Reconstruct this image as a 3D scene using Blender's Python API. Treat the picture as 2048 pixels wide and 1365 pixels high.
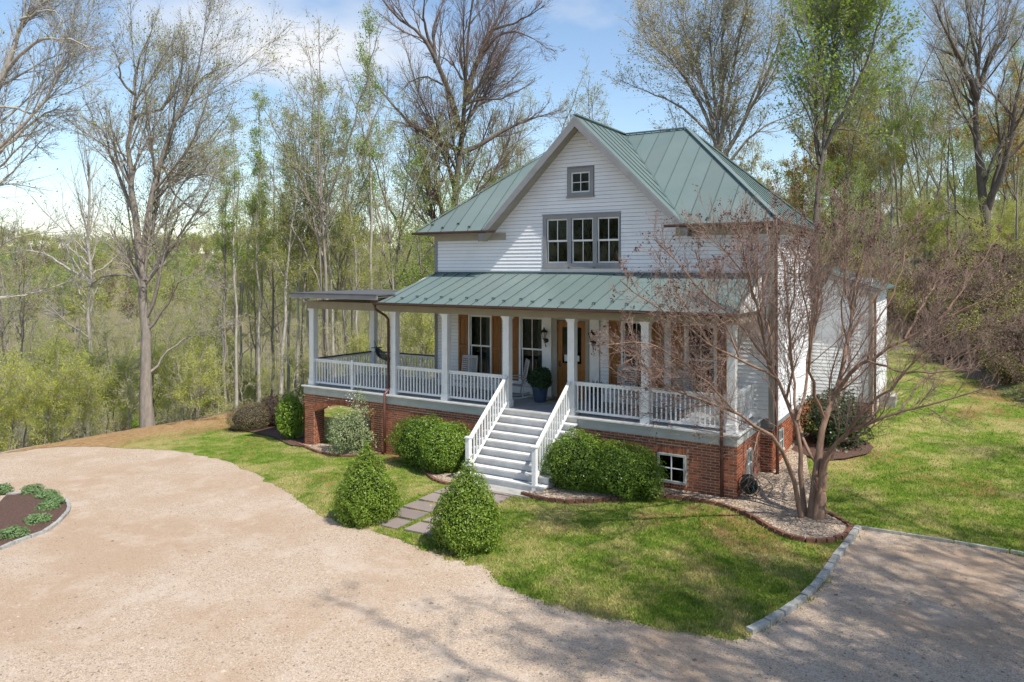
import bpy, bmesh, math, random
import numpy as np
from mathutils import Vector, Matrix
from mathutils.geometry import delaunay_2d_cdt

for o in list(bpy.data.objects):
    bpy.data.objects.remove(o)
S = bpy.context.scene
COL = S.collection
rad = math.radians

# ------------------------------------------------------------------ camera
# world axes: X along the house front (to the right), Y into the house, Z up; origin at the front right porch corner
F_PX, HORIZON, CXP = 1480.0, 537.0, 1024.0
YAW = rad(31.4)
CAM = np.array([4.55, -17.61, 5.5])
cam = bpy.data.cameras.new('camera')
cam.sensor_width = 36.0
cam.lens = F_PX / 2048 * 36
cam.shift_y = -(682.5 - HORIZON) / 2048
cam.clip_end = 5000
camo = bpy.data.objects.new('camera', cam)
COL.objects.link(camo)
camo.location = CAM
camo.rotation_euler = (rad(90), 0, YAW)
S.camera = camo

# ------------------------------------------------------------------ sky, sun, exposure
SUN_EL, SUN_AZ = rad(56), rad(-15.5)          # azimuth measured from +X towards +Y
sun_dir = Vector((math.cos(SUN_EL) * math.cos(SUN_AZ), math.cos(SUN_EL) * math.sin(SUN_AZ), math.sin(SUN_EL)))
W = bpy.data.worlds.new('World')
S.world = W
W.use_nodes = True
wn, wl = W.node_tree.nodes, W.node_tree.links
for n in list(wn): wn.remove(n)
out = wn.new('ShaderNodeOutputWorld')
bg = wn.new('ShaderNodeBackground')
bg.inputs['Strength'].default_value = 0.14
sky = wn.new('ShaderNodeTexSky')
sky.sky_type = 'NISHITA'
sky.sun_disc = False
sky.sun_elevation = SUN_EL
sky.sun_rotation = math.atan2(sun_dir.x, sun_dir.y)
sky.air_density = 1.15
sky.dust_density = 0.25
sky.ozone_density = 2.2
tc = wn.new('ShaderNodeTexCoord')
vr = wn.new('ShaderNodeVectorRotate'); vr.rotation_type = 'Z_AXIS'; vr.inputs['Angle'].default_value = rad(8.5); wl.new(tc.outputs['Generated'], vr.inputs['Vector'])
sep = wn.new('ShaderNodeSeparateXYZ'); wl.new(vr.outputs[0], sep.inputs[0])
zc = wn.new('ShaderNodeMath'); zc.operation = 'MAXIMUM'; wl.new(sep.outputs[2], zc.inputs[0]); zc.inputs[1].default_value = 0.0
za = wn.new('ShaderNodeMath'); za.operation = 'ADD'; wl.new(zc.outputs[0], za.inputs[0]); za.inputs[1].default_value = 0.22
dx = wn.new('ShaderNodeMath'); dx.operation = 'DIVIDE'; wl.new(sep.outputs[0], dx.inputs[0]); wl.new(za.outputs[0], dx.inputs[1])
dy = wn.new('ShaderNodeMath'); dy.operation = 'DIVIDE'; wl.new(sep.outputs[1], dy.inputs[0]); wl.new(za.outputs[0], dy.inputs[1])
cmb = wn.new('ShaderNodeCombineXYZ'); wl.new(dx.outputs[0], cmb.inputs[0]); wl.new(dy.outputs[0], cmb.inputs[1]); cmb.inputs[2].default_value = 29.2
ns = wn.new('ShaderNodeTexNoise'); ns.inputs['Scale'].default_value = 0.95; ns.inputs['Detail'].default_value = 9; ns.inputs['Roughness'].default_value = 0.52
wl.new(cmb.outputs[0], ns.inputs['Vector'])
cr = wn.new('ShaderNodeValToRGB')
cr.color_ramp.elements[0].position = 0.54; cr.color_ramp.elements[0].color = (0, 0, 0, 1)
cr.color_ramp.elements[1].position = 0.71; cr.color_ramp.elements[1].color = (1, 1, 1, 1)
wl.new(ns.outputs['Fac'], cr.inputs[0])
cmx = wn.new('ShaderNodeMix'); cmx.data_type = 'RGBA'
wl.new(cr.outputs[0], cmx.inputs[0]); wl.new(sky.outputs[0], cmx.inputs[6]); cmx.inputs[7].default_value = (5.2, 5.3, 5.5, 1)
wl.new(cmx.outputs[2], bg.inputs['Color'])
wl.new(bg.outputs[0], out.inputs[0])

sl = bpy.data.lights.new('sun', 'SUN')
sl.energy = 4.8
sl.angle = rad(0.5)
sl.color = (1.0, 0.95, 0.87)
so = bpy.data.objects.new('sun', sl)
COL.objects.link(so)
so.location = (20, -10, 40)
so.rotation_euler = sun_dir.to_track_quat('Z', 'Y').to_euler()
S.view_settings.view_transform = 'Standard'
S.view_settings.look = 'None'
S.view_settings.gamma = 1
S.view_settings.use_curve_mapping = False
S.view_settings.exposure = 0.40
S.cycles.max_bounces = 5
S.cycles.diffuse_bounces = 2
S.cycles.glossy_bounces = 3
S.cycles.transmission_bounces = 3
S.cycles.transparent_max_bounces = 8
S.cycles.use_adaptive_sampling = True
S.cycles.adaptive_threshold = 0.025
S.cycles.use_denoising = True

# ------------------------------------------------------------------ photograph geometry helpers
cY, sY = math.cos(YAW), math.sin(YAW)
RGT = np.array([cY, sY, 0.0]); FWD = np.array([-sY, cY, 0.0])
def ray(px, py): return FWD + RGT * (px - CXP) / F_PX + np.array([0, 0, 1.0]) * (HORIZON - py) / F_PX
def atf(px, py, f): return CAM + ray(px, py) * f
def onX(px, py, X):
    d = ray(px, py); return CAM + d * ((X - CAM[0]) / d[0])
def onY(px, py, Y):
    d = ray(px, py); return CAM + d * ((Y - CAM[1]) / d[1])

def sstep(a, b, x):
    t = np.clip((x - a) / (b - a), 0, 1); return t * t * (3 - 2 * t)
def softp(x, k=1.0): return np.logaddexp(0, x * k) / k
def camuf(x, y):
    dxx = x - CAM[0]; dyy = y - CAM[1]
    return dxx * RGT[0] + dyy * RGT[1], dxx * FWD[0] + dyy * FWD[1]
BANK = [np.array(p) for p in ((1.3, 26.0), (3.6, 18.5), (6.3, 12.5), (12, 4), (22, -8))]
def bankd(x, y):
    # signed distance past the mulch line at the right of the lawn
    best = None
    for a, b in zip(BANK[:-1], BANK[1:]):
        d = b - a; L = math.hypot(*d); t = np.clip(((x - a[0]) * d[0] + (y - a[1]) * d[1]) / L ** 2, 0, 1)
        qx, qy = a[0] + t * d[0], a[1] + t * d[1]
        dist = np.hypot(x - qx, y - qy)
        sg = np.sign(-(d[1] * (x - a[0]) - d[0] * (y - a[1])) )
        sd = dist * sg
        best = sd if best is None else np.where(np.abs(sd) < np.abs(best), sd, best)
    return best
def G(x, y):
    x = np.asarray(x, float); y = np.asarray(y, float)
    z = -0.05 * softp(-5 - np.clip(x, -26, 50), 1.2)
    z = z + 0.085 * softp(y - 0.6, 2.0) * sstep(-9, -1, x) * sstep(60, 20, y) + 0.085 * 28 * sstep(20, 60, y) * sstep(-9, -1, x)
    u, f = camuf(x, y)
    # valley beyond the crest at the far left
    cl = -24.6 + 0.02 * y + 0.35 * np.sin(y * 0.5)
    d = softp((cl - x), 1.5)
    z = z - np.minimum(0.27 * d, 15 * (1 - np.exp(-d * 0.27 / 15))) 
    # ground behind the house falls off a little to the left
    z = z - 0.10 * softp(y - 22, .5) * sstep(-2, -14, x) * sstep(-40, -25, x) * sstep(120, 40, y)
    # bank on the right
    bd = bankd(x, y)
    z = z + np.where(bd > 0, 3.4 * (1 - np.exp(-np.maximum(bd, 0) * 0.18)), 0) * sstep(-8, 2, x + 0.0 * y)
    return z
def gz(x, y): return float(G(x, y))
def gp(px, py):
    z = 0.0
    for _ in range(30):
        d = ray(px, py); p = CAM + d * ((z - CAM[2]) / d[2]); z = 0.5 * z + 0.5 * gz(p[0], p[1])
    return p

# ------------------------------------------------------------------ materials
MATS = {}
def nodes_of(name):
    m = bpy.data.materials.new(name); m.use_nodes = True
    nt = m.node_tree
    for n in list(nt.nodes): nt.nodes.remove(n)
    o = nt.nodes.new('ShaderNodeOutputMaterial')
    MATS[name] = m
    return m, nt.nodes, nt.links, o
def math_(nd, lk, op, a, b):
    n = nd.new('ShaderNodeMath'); n.operation = op
    for i, v in enumerate((a, b)):
        if isinstance(v, (int, float)): n.inputs[i].default_value = v
        else: lk.new(v, n.inputs[i])
    return n.outputs[0]
def noise(nd, lk, vec, scale, detail=4, rough=.55):
    n = nd.new('ShaderNodeTexNoise'); n.inputs['Scale'].default_value = scale
    n.inputs['Detail'].default_value = detail; n.inputs['Roughness'].default_value = rough
    lk.new(vec, n.inputs['Vector']); return n.outputs['Fac']
def ramp(nd, lk, fac, stops):
    r = nd.new('ShaderNodeValToRGB'); e = r.color_ramp.elements
    while len(e) < len(stops): e.new(0.5)
    for i, (p, c) in enumerate(stops):
        e[i].position = p; e[i].color = (*c, 1)
    lk.new(fac, r.inputs[0]); return r.outputs[0]
def mixc(nd, lk, fac, a, b, mode='MIX'):
    m = nd.new('ShaderNodeMix'); m.data_type = 'RGBA'; m.blend_type = mode
    for idx, v in ((0, fac), (6, a), (7, b)):
        if isinstance(v, (int, float)): m.inputs[idx].default_value = v
        elif isinstance(v, tuple): m.inputs[idx].default_value = (*v, 1)
        else: lk.new(v, m.inputs[idx])
    return m.outputs[2]
def rnd_island(nd, lk):
    g = nd.new('ShaderNodeNewGeometry'); oi = nd.new('ShaderNodeObjectInfo')
    s = math_(nd, lk, 'ADD', g.outputs['Random Per Island'], oi.outputs['Random'])
    return math_(nd, lk, 'FRACT', s, 0.0), g, oi
def mk(name, col, col2=None, rough=.6, scale=6, var=.12, bump=0.0, bscale=40, spec=.35, metal=0.0, island=0.0, stretch=None, big=None):
    """plain surface: base colour wandering to col2 by noise, fine relief, optional piece-to-piece variation"""
    m, nd, lk, o = nodes_of(name)
    p = nd.new('ShaderNodeBsdfPrincipled')
    ge = nd.new('ShaderNodeNewGeometry'); vec = ge.outputs['Position']
    if stretch:
        mp = nd.new('ShaderNodeMapping'); mp.inputs['Scale'].default_value = stretch
        lk.new(vec, mp.inputs['Vector']); vec = mp.outputs[0]
    c2 = col2 or tuple(max(0, c * (1 - 2.2 * var)) for c in col)
    fac = noise(nd, lk, vec, scale, 6, .6)
    c = ramp(nd, lk, fac, [(.32, col), (.72, c2)])
    if big:
        fb = noise(nd, lk, ge.outputs['Position'], big[0], 3)
        c = mixc(nd, lk, math_(nd, lk, 'MULTIPLY', ramp(nd, lk, fb, [(.4, (0, 0, 0)), (.65, (1, 1, 1))]), big[2]), c, big[1])
    if island:
        r, _, _ = rnd_island(nd, lk)
        v = math_(nd, lk, 'ADD', math_(nd, lk, 'MULTIPLY', r, 2 * island), 1 - island)
        hs = nd.new('ShaderNodeHueSaturation'); lk.new(c, hs.inputs['Color']); lk.new(v, hs.inputs['Value']); c = hs.outputs[0]
    lk.new(c, p.inputs['Base Color'])
    p.inputs['Roughness'].default_value = rough; p.inputs['Specular IOR Level'].default_value = spec; p.inputs['Metallic'].default_value = metal
    if bump:
        b = nd.new('ShaderNodeBump'); b.inputs['Strength'].default_value = bump; b.inputs['Distance'].default_value = .02
        lk.new(noise(nd, lk, vec, bscale, 5), b.inputs['Height']); lk.new(b.outputs[0], p.inputs['Normal'])
    lk.new(p.outputs[0], o.inputs[0])
    return m
def leafmat(name, cols, trans=.35, rough=.5):
    m, nd, lk, o = nodes_of(name)
    r, g, oi = rnd_island(nd, lk)
    n = noise(nd, lk, g.outputs['Position'], 1.6, 2)
    f = math_(nd, lk, 'ADD', math_(nd, lk, 'MULTIPLY', r, .6), math_(nd, lk, 'MULTIPLY', n, .4))
    k = len(cols)
    c = ramp(nd, lk, f, [(.12 + .76 * i / max(1, k - 1), cc) for i, cc in enumerate(cols)])
    p = nd.new('ShaderNodeBsdfPrincipled'); lk.new(c, p.inputs['Base Color'])
    p.inputs['Roughness'].default_value = rough; p.inputs['Specular IOR Level'].default_value = .3
    t = nd.new('ShaderNodeBsdfTranslucent'); lk.new(c, t.inputs['Color'])
    mx = nd.new('ShaderNodeMixShader'); mx.inputs[0].default_value = trans
    lk.new(p.outputs[0], mx.inputs[1]); lk.new(t.outputs[0], mx.inputs[2]); lk.new(mx.outputs[0], o.inputs[0])
    return m

mk('siding', (.80, .80, .80), (.72, .72, .73), rough=.55, scale=1.6, bump=.12, bscale=60, island=.035)
mk('white_paint', (.80, .80, .79), (.70, .70, .69), rough=.5, scale=4, bump=.06)
mk('stair_paint', (.66, .65, .63), (.50, .49, .47), rough=.6, scale=3.5, bump=.1)
mk('grey_trim', (.27, .27, .275), (.22, .22, .22), rough=.55, scale=3, bump=.06)
mk('shaded_tan', (.30, .265, .195), (.25, .215, .155), rough=.6, scale=3, bump=.06)  # porch shade and warm bounce are put into this tan
mk('shade_backing', (.25, .25, .26), rough=.8)  # dark grey that puts shadow lines into the gaps between clapboards
mk('tan_trim', (.36, .335, .275), (.30, .275, .22), rough=.6, scale=3, bump=.06)
mk('fascia_paint', (.47, .48, .45), (.36, .37, .345), rough=.6, scale=2.2, bump=.08)
mk('roof_metal', (.138, .185, .172), (.118, .163, .152), rough=.38, scale=1.1, spec=.5, island=.06, bump=.22, bscale=2.2, big=(.5, (.155, .185, .172), .5))
mk('seam_metal', (.085, .13, .122), rough=.45, scale=2, spec=.4)
mk('flat_roof', (.10, .105, .11), (.07, .07, .08), rough=.8, scale=3, bump=.2)
mk('gutter_metal', (.085, .045, .035), (.14, .075, .06), rough=.42, scale=2.5, metal=.5)
mk('copper_pipe', (.23, .11, .09), (.15, .07, .06), rough=.5, scale=3, metal=.45)
mk('shutter_wood', (.30, .125, .030), (.17, .062, .014), rough=.42, scale=3, stretch=(9, 9, .8), bump=.1, bscale=8)
mk('door_wood', (.36, .15, .035), (.22, .08, .016), rough=.35, scale=3, stretch=(9, 9, .8), bump=.08, bscale=8)
mk('floor_paint', (.34, .35, .35), (.27, .28, .28), rough=.55, scale=3, island=.06, bump=.05)
mk('ceiling_paint', (.55, .56, .52), (.47, .48, .44), rough=.6, scale=3)
mk('mortar', (.56, .46, .37), (.46, .37, .29), rough=.9, scale=12, bump=.5, bscale=90)
mk('brick', (.34, .115, .055), (.20, .06, .03), rough=.85, scale=9, bump=.6, bscale=70, island=.28, spec=.2)
mk('edging_brick', (.20, .095, .065), (.13, .065, .045), rough=.9, scale=9, bump=.6, bscale=70, island=.25, spec=.2)
mk('concrete', (.40, .385, .35), (.28, .27, .24), rough=.9, scale=6, bump=.4, bscale=60)
mk('kerb_stone', (.42, .41, .38), (.25, .245, .225), rough=.9, scale=11, bump=.7, bscale=50, island=.15)
mk('slate', (.21, .18, .165), (.27, .205, .175), rough=.8, scale=3, bump=.4, bscale=30, island=.18)
mk('iron', (.02, .018, .016), rough=.45, scale=8, spec=.5)
mk('blue_glaze', (.045, .075, .125), (.03, .05, .085), rough=.3, scale=4, spec=.5)
mk('potting_soil', (.05, .035, .025), rough=.95, scale=30, bump=.6)
mk('door_mat', (.25, .19, .10), (.17, .12, .06), rough=.95, scale=60, bump=.7, bscale=150)
mk('paper', (.75, .74, .70), rough=.7)
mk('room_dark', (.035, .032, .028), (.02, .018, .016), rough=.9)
mk('curtain', (.34, .40, .42), (.24, .30, .33), rough=.85, scale=4, stretch=(14, 14, .4))
mk('chair_paint', (.42, .42, .41), (.33, .33, .32), rough=.6, scale=6, bump=.1)
mk('rope', (.10, .09, .08), (.06, .055, .05), rough=.95, scale=40, bump=.5)
mk('hose_rubber', (.015, .022, .018), rough=.5, scale=8)
mk('hose_green', (.02, .11, .09), rough=.45, scale=8)
mk('dark_cap', (.085, .06, .05), (.05, .035, .03), rough=.6, scale=5)
mk('lamp_glass', (.55, .5, .4), rough=.2, scale=5)
mk('flower_white', (.72, .70, .66), rough=.6, island=.1)
mk('bark_grey', (.31, .27, .23), (.17, .145, .12), rough=.95, scale=3.2, stretch=(3, 3, .7), bump=.7, bscale=9)
mk('bark_pale', (.46, .42, .37), (.28, .25, .215), rough=.9, scale=3.0, stretch=(3, 3, .9), bump=.5, bscale=9)
mk('bark_dark', (.17, .14, .118), (.09, .073, .06), rough=.95, scale=3.2, stretch=(3, 3, .7), bump=.7, bscale=9)
mk('bark_crape', (.30, .195, .135), (.165, .095, .065), rough=.75, scale=2.6, stretch=(5, 5, .9), bump=.3, bscale=9)
mk('twig_crape', (.29, .205, .165), (.19, .13, .105), rough=.8, scale=3)
mk('twig_grey', (.40, .36, .31), (.27, .24, .205), rough=.9, scale=3)
mk('twig_red', (.22, .155, .12), (.15, .10, .08), rough=.9, scale=3)
mk('seed_head', (.155, .075, .065), (.09, .045, .04), rough=.9, island=.3)
leafmat('leaf_bud', [(.32, .34, .06), (.42, .44, .09), (.50, .50, .14)], .5)
leafmat('leaf_spring', [(.19, .29, .035), (.27, .38, .05), (.37, .46, .08)], .5)
leafmat('leaf_lime', [(.40, .44, .06), (.50, .54, .09), (.58, .58, .15)], .5)
leafmat('leaf_yellow', [(.40, .38, .15), (.46, .42, .18), (.46, .40, .20)], .4)
leafmat('leaf_gold', [(.46, .36, .12), (.48, .38, .11), (.52, .34, .18)], .45)
leafmat('leaf_box', [(.05, .10, .012), (.125, .205, .02), (.21, .30, .035), (.31, .40, .06)], .28, .42)
leafmat('leaf_holly', [(.05, .10, .012), (.11, .19, .02), (.18, .28, .032), (.26, .35, .05)], .25, .36)
leafmat('leaf_bright', [(.11, .20, .022), (.20, .31, .034), (.30, .40, .055)], .3, .4)
leafmat('leaf_sage', [(.18, .23, .10), (.29, .34, .16), (.40, .44, .25)], .3, .6)
leafmat('leaf_dark', [(.02, .035, .014), (.04, .065, .02), (.07, .10, .03)], .15, .35)
leafmat('leaf_plum', [(.05, .026, .024), (.09, .05, .038), (.12, .085, .05)], .2, .6)
leafmat('leaf_brown', [(.12, .09, .055), (.20, .16, .08), (.24, .20, .10)], .25, .6)
leafmat('leaf_pot', [(.015, .035, .012), (.025, .055, .018), (.045, .09, .025)], .15, .4)
leafmat('leaf_mint', [(.12, .22, .07), (.20, .31, .12), (.27, .36, .17)], .3, .55)
mk('bush_core', (.020, .034, .010), (.012, .02, .006), rough=.95, scale=12, bump=.8, bscale=25)  # near-black green stands for the shade inside the foliage
mk('core_brown', (.045, .034, .025), (.02, .016, .012), rough=.95, scale=12, bump=.8, bscale=25)  # brown core colour, darkened for the shade inside looser shrubs

def glass():
    m, nd, lk, o = nodes_of('glass')
    t = nd.new('ShaderNodeBsdfTransparent'); t.inputs[0].default_value = (.62, .66, .64, 1)
    g = nd.new('ShaderNodeBsdfGlossy'); g.inputs['Roughness'].default_value = .012; g.inputs[0].default_value = (.62, .68, .64, 1)
    fr = nd.new('ShaderNodeFresnel'); fr.inputs[0].default_value = 1.36
    ge = nd.new('ShaderNodeNewGeometry')
    b = nd.new('ShaderNodeBump'); b.inputs['Strength'].default_value = .06; b.inputs['Distance'].default_value = .01
    lk.new(noise(nd, lk, ge.outputs['Position'], 2.5, 1), b.inputs['Height']); lk.new(b.outputs[0], g.inputs['Normal'])
    mx = nd.new('ShaderNodeMixShader'); lk.new(fr.outputs[0], mx.inputs[0]); lk.new(t.outputs[0], mx.inputs[1]); lk.new(g.outputs[0], mx.inputs[2])
    lk.new(mx.outputs[0], o.inputs[0])
glass()

def ground_mats():
    # crushed gravel of the drive
    m, nd, lk, o = nodes_of('gravel')
    p = nd.new('ShaderNodeBsdfPrincipled'); ge = nd.new('ShaderNodeNewGeometry'); P = ge.outputs['Position']
    v = nd.new('ShaderNodeTexVoronoi'); v.inputs['Scale'].default_value = 64; lk.new(P, v.inputs['Vector'])
    sp = nd.new('ShaderNodeSeparateColor'); lk.new(v.outputs['Color'], sp.inputs[0])
    c = ramp(nd, lk, sp.outputs[0], [(.0, (.21, .15, .108)), (.14, (.37, .28, .212)), (.6, (.45, .35, .258)), (.9, (.51, .41, .308)), (1, (.59, .50, .415))])
    n1 = noise(nd, lk, P, .28, 5, .62)
    c = mixc(nd, lk, math_(nd, lk, 'MULTIPLY', ramp(nd, lk, n1, [(.44, (0, 0, 0)), (.62, (1, 1, 1))]), .6), c, (.37, .25, .16))
    n2 = noise(nd, lk, P, .9, 6, .7)
    c = mixc(nd, lk, math_(nd, lk, 'MULTIPLY', ramp(nd, lk, n2, [(.5, (0, 0, 0)), (.66, (1, 1, 1))]), .5), c, (.53, .44, .36))
    n3 = noise(nd, lk, P, 7, 5, .7)
    c = mixc(nd, lk, math_(nd, lk, 'MULTIPLY', ramp(nd, lk, n3, [(.55, (0, 0, 0)), (.75, (1, 1, 1))]), .32), c, (.26, .20, .15))
    lk.new(c, p.inputs['Base Color']); p.inputs['Roughness'].default_value = .95; p.inputs['Specular IOR Level'].default_value = .15
    b = nd.new('ShaderNodeBump'); b.inputs['Strength'].default_value = .75; b.inputs['Distance'].default_value = .012
    lk.new(v.outputs['Distance'], b.inputs['Height'])
    b2 = nd.new('ShaderNodeBump'); b2.inputs['Strength'].default_value = .5; b2.inputs['Distance'].default_value = .06
    lk.new(noise(nd, lk, P, 1.3, 7, .7), b2.inputs['Height']); lk.new(b.outputs[0], b2.inputs['Normal'])
    lk.new(b2.outputs[0], p.inputs['Normal']); lk.new(p.outputs[0], o.inputs[0])
    # pebbles of the beds
    m, nd, lk, o = nodes_of('bed_gravel')
    p = nd.new('ShaderNodeBsdfPrincipled'); ge = nd.new('ShaderNodeNewGeometry'); P = ge.outputs['Position']
    v = nd.new('ShaderNodeTexVoronoi'); v.inputs['Scale'].default_value = 26; lk.new(P, v.inputs['Vector'])
    sp = nd.new('ShaderNodeSeparateColor'); lk.new(v.outputs['Color'], sp.inputs[0])
    c = ramp(nd, lk, sp.outputs[0], [(.0, (.11, .075, .05)), (.3, (.30, .215, .145)), (.65, (.42, .32, .23)), (1, (.56, .47, .37))])
    n1 = noise(nd, lk, P, 1.2, 5, .6)
    c = mixc(nd, lk, math_(nd, lk, 'MULTIPLY', ramp(nd, lk, n1, [(.5, (0, 0, 0)), (.7, (1, 1, 1))]), .5), c, (.30, .22, .14))
    lk.new(c, p.inputs['Base Color']); p.inputs['Roughness'].default_value = .9
    b = nd.new('ShaderNodeBump'); b.inputs['Strength'].default_value = 1; b.inputs['Distance'].default_value = .03
    lk.new(v.outputs['Distance'], b.inputs['Height']); lk.new(b.outputs[0], p.inputs['Normal']); lk.new(p.outputs[0], o.inputs[0])
    # lawn soil with thatch; the blades share the same patches
    def lawn_colour(nd, lk, P, blade):
        n1 = noise(nd, lk, P, .85, 6, .65); n2 = noise(nd, lk, P, 3.2, 5, .65); n3 = noise(nd, lk, P, .23, 4, .55)
        g = ramp(nd, lk, n2, [(.28, (.085, .155, .018)), (.5, (.16, .225, .032)), (.7, (.30, .31, .075))])
        g = mixc(nd, lk, ramp(nd, lk, n1, [(.46, (0, 0, 0)), (.62, (1, 1, 1))]), g, (.38, .33, .13))
        mixn = math_(nd, lk, 'ADD', math_(nd, lk, 'MULTIPLY', n3, .7), math_(nd, lk, 'MULTIPLY', n2, .3))
        dirt = ramp(nd, lk, mixn, [(.53, (0, 0, 0)), (.60, (1, 1, 1))])
        return g, dirt
    m, nd, lk, o = nodes_of('lawn')
    p = nd.new('ShaderNodeBsdfPrincipled'); ge = nd.new('ShaderNodeNewGeometry'); P = ge.outputs['Position']
    g, dirt = lawn_colour(nd, lk, P, False)
    nf = noise(nd, lk, P, 24, 6, .75)
    g = mixc(nd, lk, ramp(nd, lk, nf, [(.38, (0, 0, 0)), (.62, (1, 1, 1))]), mixc(nd, lk, 1.0, g, (.55, .6, .5), 'MULTIPLY'), g)
    c = mixc(nd, lk, math_(nd, lk, 'MULTIPLY', dirt, .75), g, (.25, .12, .062))
    # bare red earth towards the wood at the far left
    sx = nd.new('ShaderNodeSeparateXYZ'); lk.new(P, sx.inputs[0])
    ed = math_(nd, lk, 'ADD', sx.outputs[0], math_(nd, lk, 'MULTIPLY', n_ := noise(nd, lk, P, .5, 5, .7), 5.0))
    mr = nd.new('ShaderNodeMapRange'); lk.new(ed, mr.inputs[0]); mr.inputs[1].default_value = -17.4; mr.inputs[2].default_value = -19.6
    c = mixc(nd, lk, math_(nd, lk, 'MULTIPLY', mr.outputs[0], .85), c, ramp(nd, lk, noise(nd, lk, P, 6, 6, .75), [(.3, (.23, .10, .052)), (.5, (.33, .185, .10)), (.7, (.42, .31, .18))]))
    lk.new(c, p.inputs['Base Color']); p.inputs['Roughness'].default_value = .95; p.inputs['Specular IOR Level'].default_value = .1
    b = nd.new('ShaderNodeBump'); b.inputs['Strength'].default_value = .8; b.inputs['Distance'].default_value = .03
    lk.new(nf, b.inputs['Height']); lk.new(b.outputs[0], p.inputs['Normal']); lk.new(p.outputs[0], o.inputs[0])
    m, nd, lk, o = nodes_of('grass_blade')
    ge = nd.new('ShaderNodeNewGeometry'); P = ge.outputs['Position']
    g, dirt = lawn_colour(nd, lk, P, True)
    hs = nd.new('ShaderNodeHueSaturation'); lk.new(g, hs.inputs['Color'])
    lk.new(math_(nd, lk, 'ADD', math_(nd, lk, 'MULTIPLY', ge.outputs['Random Per Island'], 1.0), .72), hs.inputs['Value'])
    p = nd.new('ShaderNodeBsdfPrincipled'); lk.new(hs.outputs[0], p.inputs['Base Color']); p.inputs['Roughness'].default_value = .7; p.inputs['Specular IOR Level'].default_value = .15
    t = nd.new('ShaderNodeBsdfTranslucent'); lk.new(hs.outputs[0], t.inputs[0])
    mx = nd.new('ShaderNodeMixShader'); mx.inputs[0].default_value = .35; lk.new(p.outputs[0], mx.inputs[1]); lk.new(t.outputs[0], mx.inputs[2]); lk.new(mx.outputs[0], o.inputs[0])
    # leaf litter of the wood floor
    m, nd, lk, o = nodes_of('forest_floor')
    p = nd.new('ShaderNodeBsdfPrincipled'); ge = nd.new('ShaderNodeNewGeometry'); P = ge.outputs['Position']
    n1 = noise(nd, lk, P, .35, 5, .6); n2 = noise(nd, lk, P, 9, 6, .75)
    c = ramp(nd, lk, n2, [(.3, (.10, .07, .045)), (.55, (.20, .145, .095)), (.75, (.30, .23, .16))])
    c = mixc(nd, lk, ramp(nd, lk, n1, [(.45, (0, 0, 0)), (.65, (1, 1, 1))]), c, (.15, .17, .05))
    lk.new(c, p.inputs['Base Color']); p.inputs['Roughness'].default_value = .95
    b = nd.new('ShaderNodeBump'); b.inputs['Strength'].default_value = 1; b.inputs['Distance'].default_value = .06
    lk.new(n2, b.inputs['Height']); lk.new(b.outputs[0], p.inputs['Normal']); lk.new(p.outputs[0], o.inputs[0])
    # shredded bark mulch
    m, nd, lk, o = nodes_of('mulch')
    p = nd.new('ShaderNodeBsdfPrincipled'); ge = nd.new('ShaderNodeNewGeometry'); P = ge.outputs['Position']
    mp = nd.new('ShaderNodeMapping'); mp.inputs['Scale'].default_value = (1, 2.2, 1); mp.inputs['Rotation'].default_value = (0, 0, .7); lk.new(P, mp.inputs[0])
    n2 = noise(nd, lk, mp.outputs[0], 16, 6, .75)
    c = ramp(nd, lk, n2, [(.3, (.05, .025, .017)), (.55, (.125, .065, .045)), (.75, (.23, .14, .10))])
    lk.new(c, p.inputs['Base Color']); p.inputs['Roughness'].default_value = .95
    b = nd.new('ShaderNodeBump'); b.inputs['Strength'].default_value = 1; b.inputs['Distance'].default_value = .05
    lk.new(n2, b.inputs['Height']); lk.new(b.outputs[0], p.inputs['Normal']); lk.new(p.outputs[0], o.inputs[0])
ground_mats()

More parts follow.
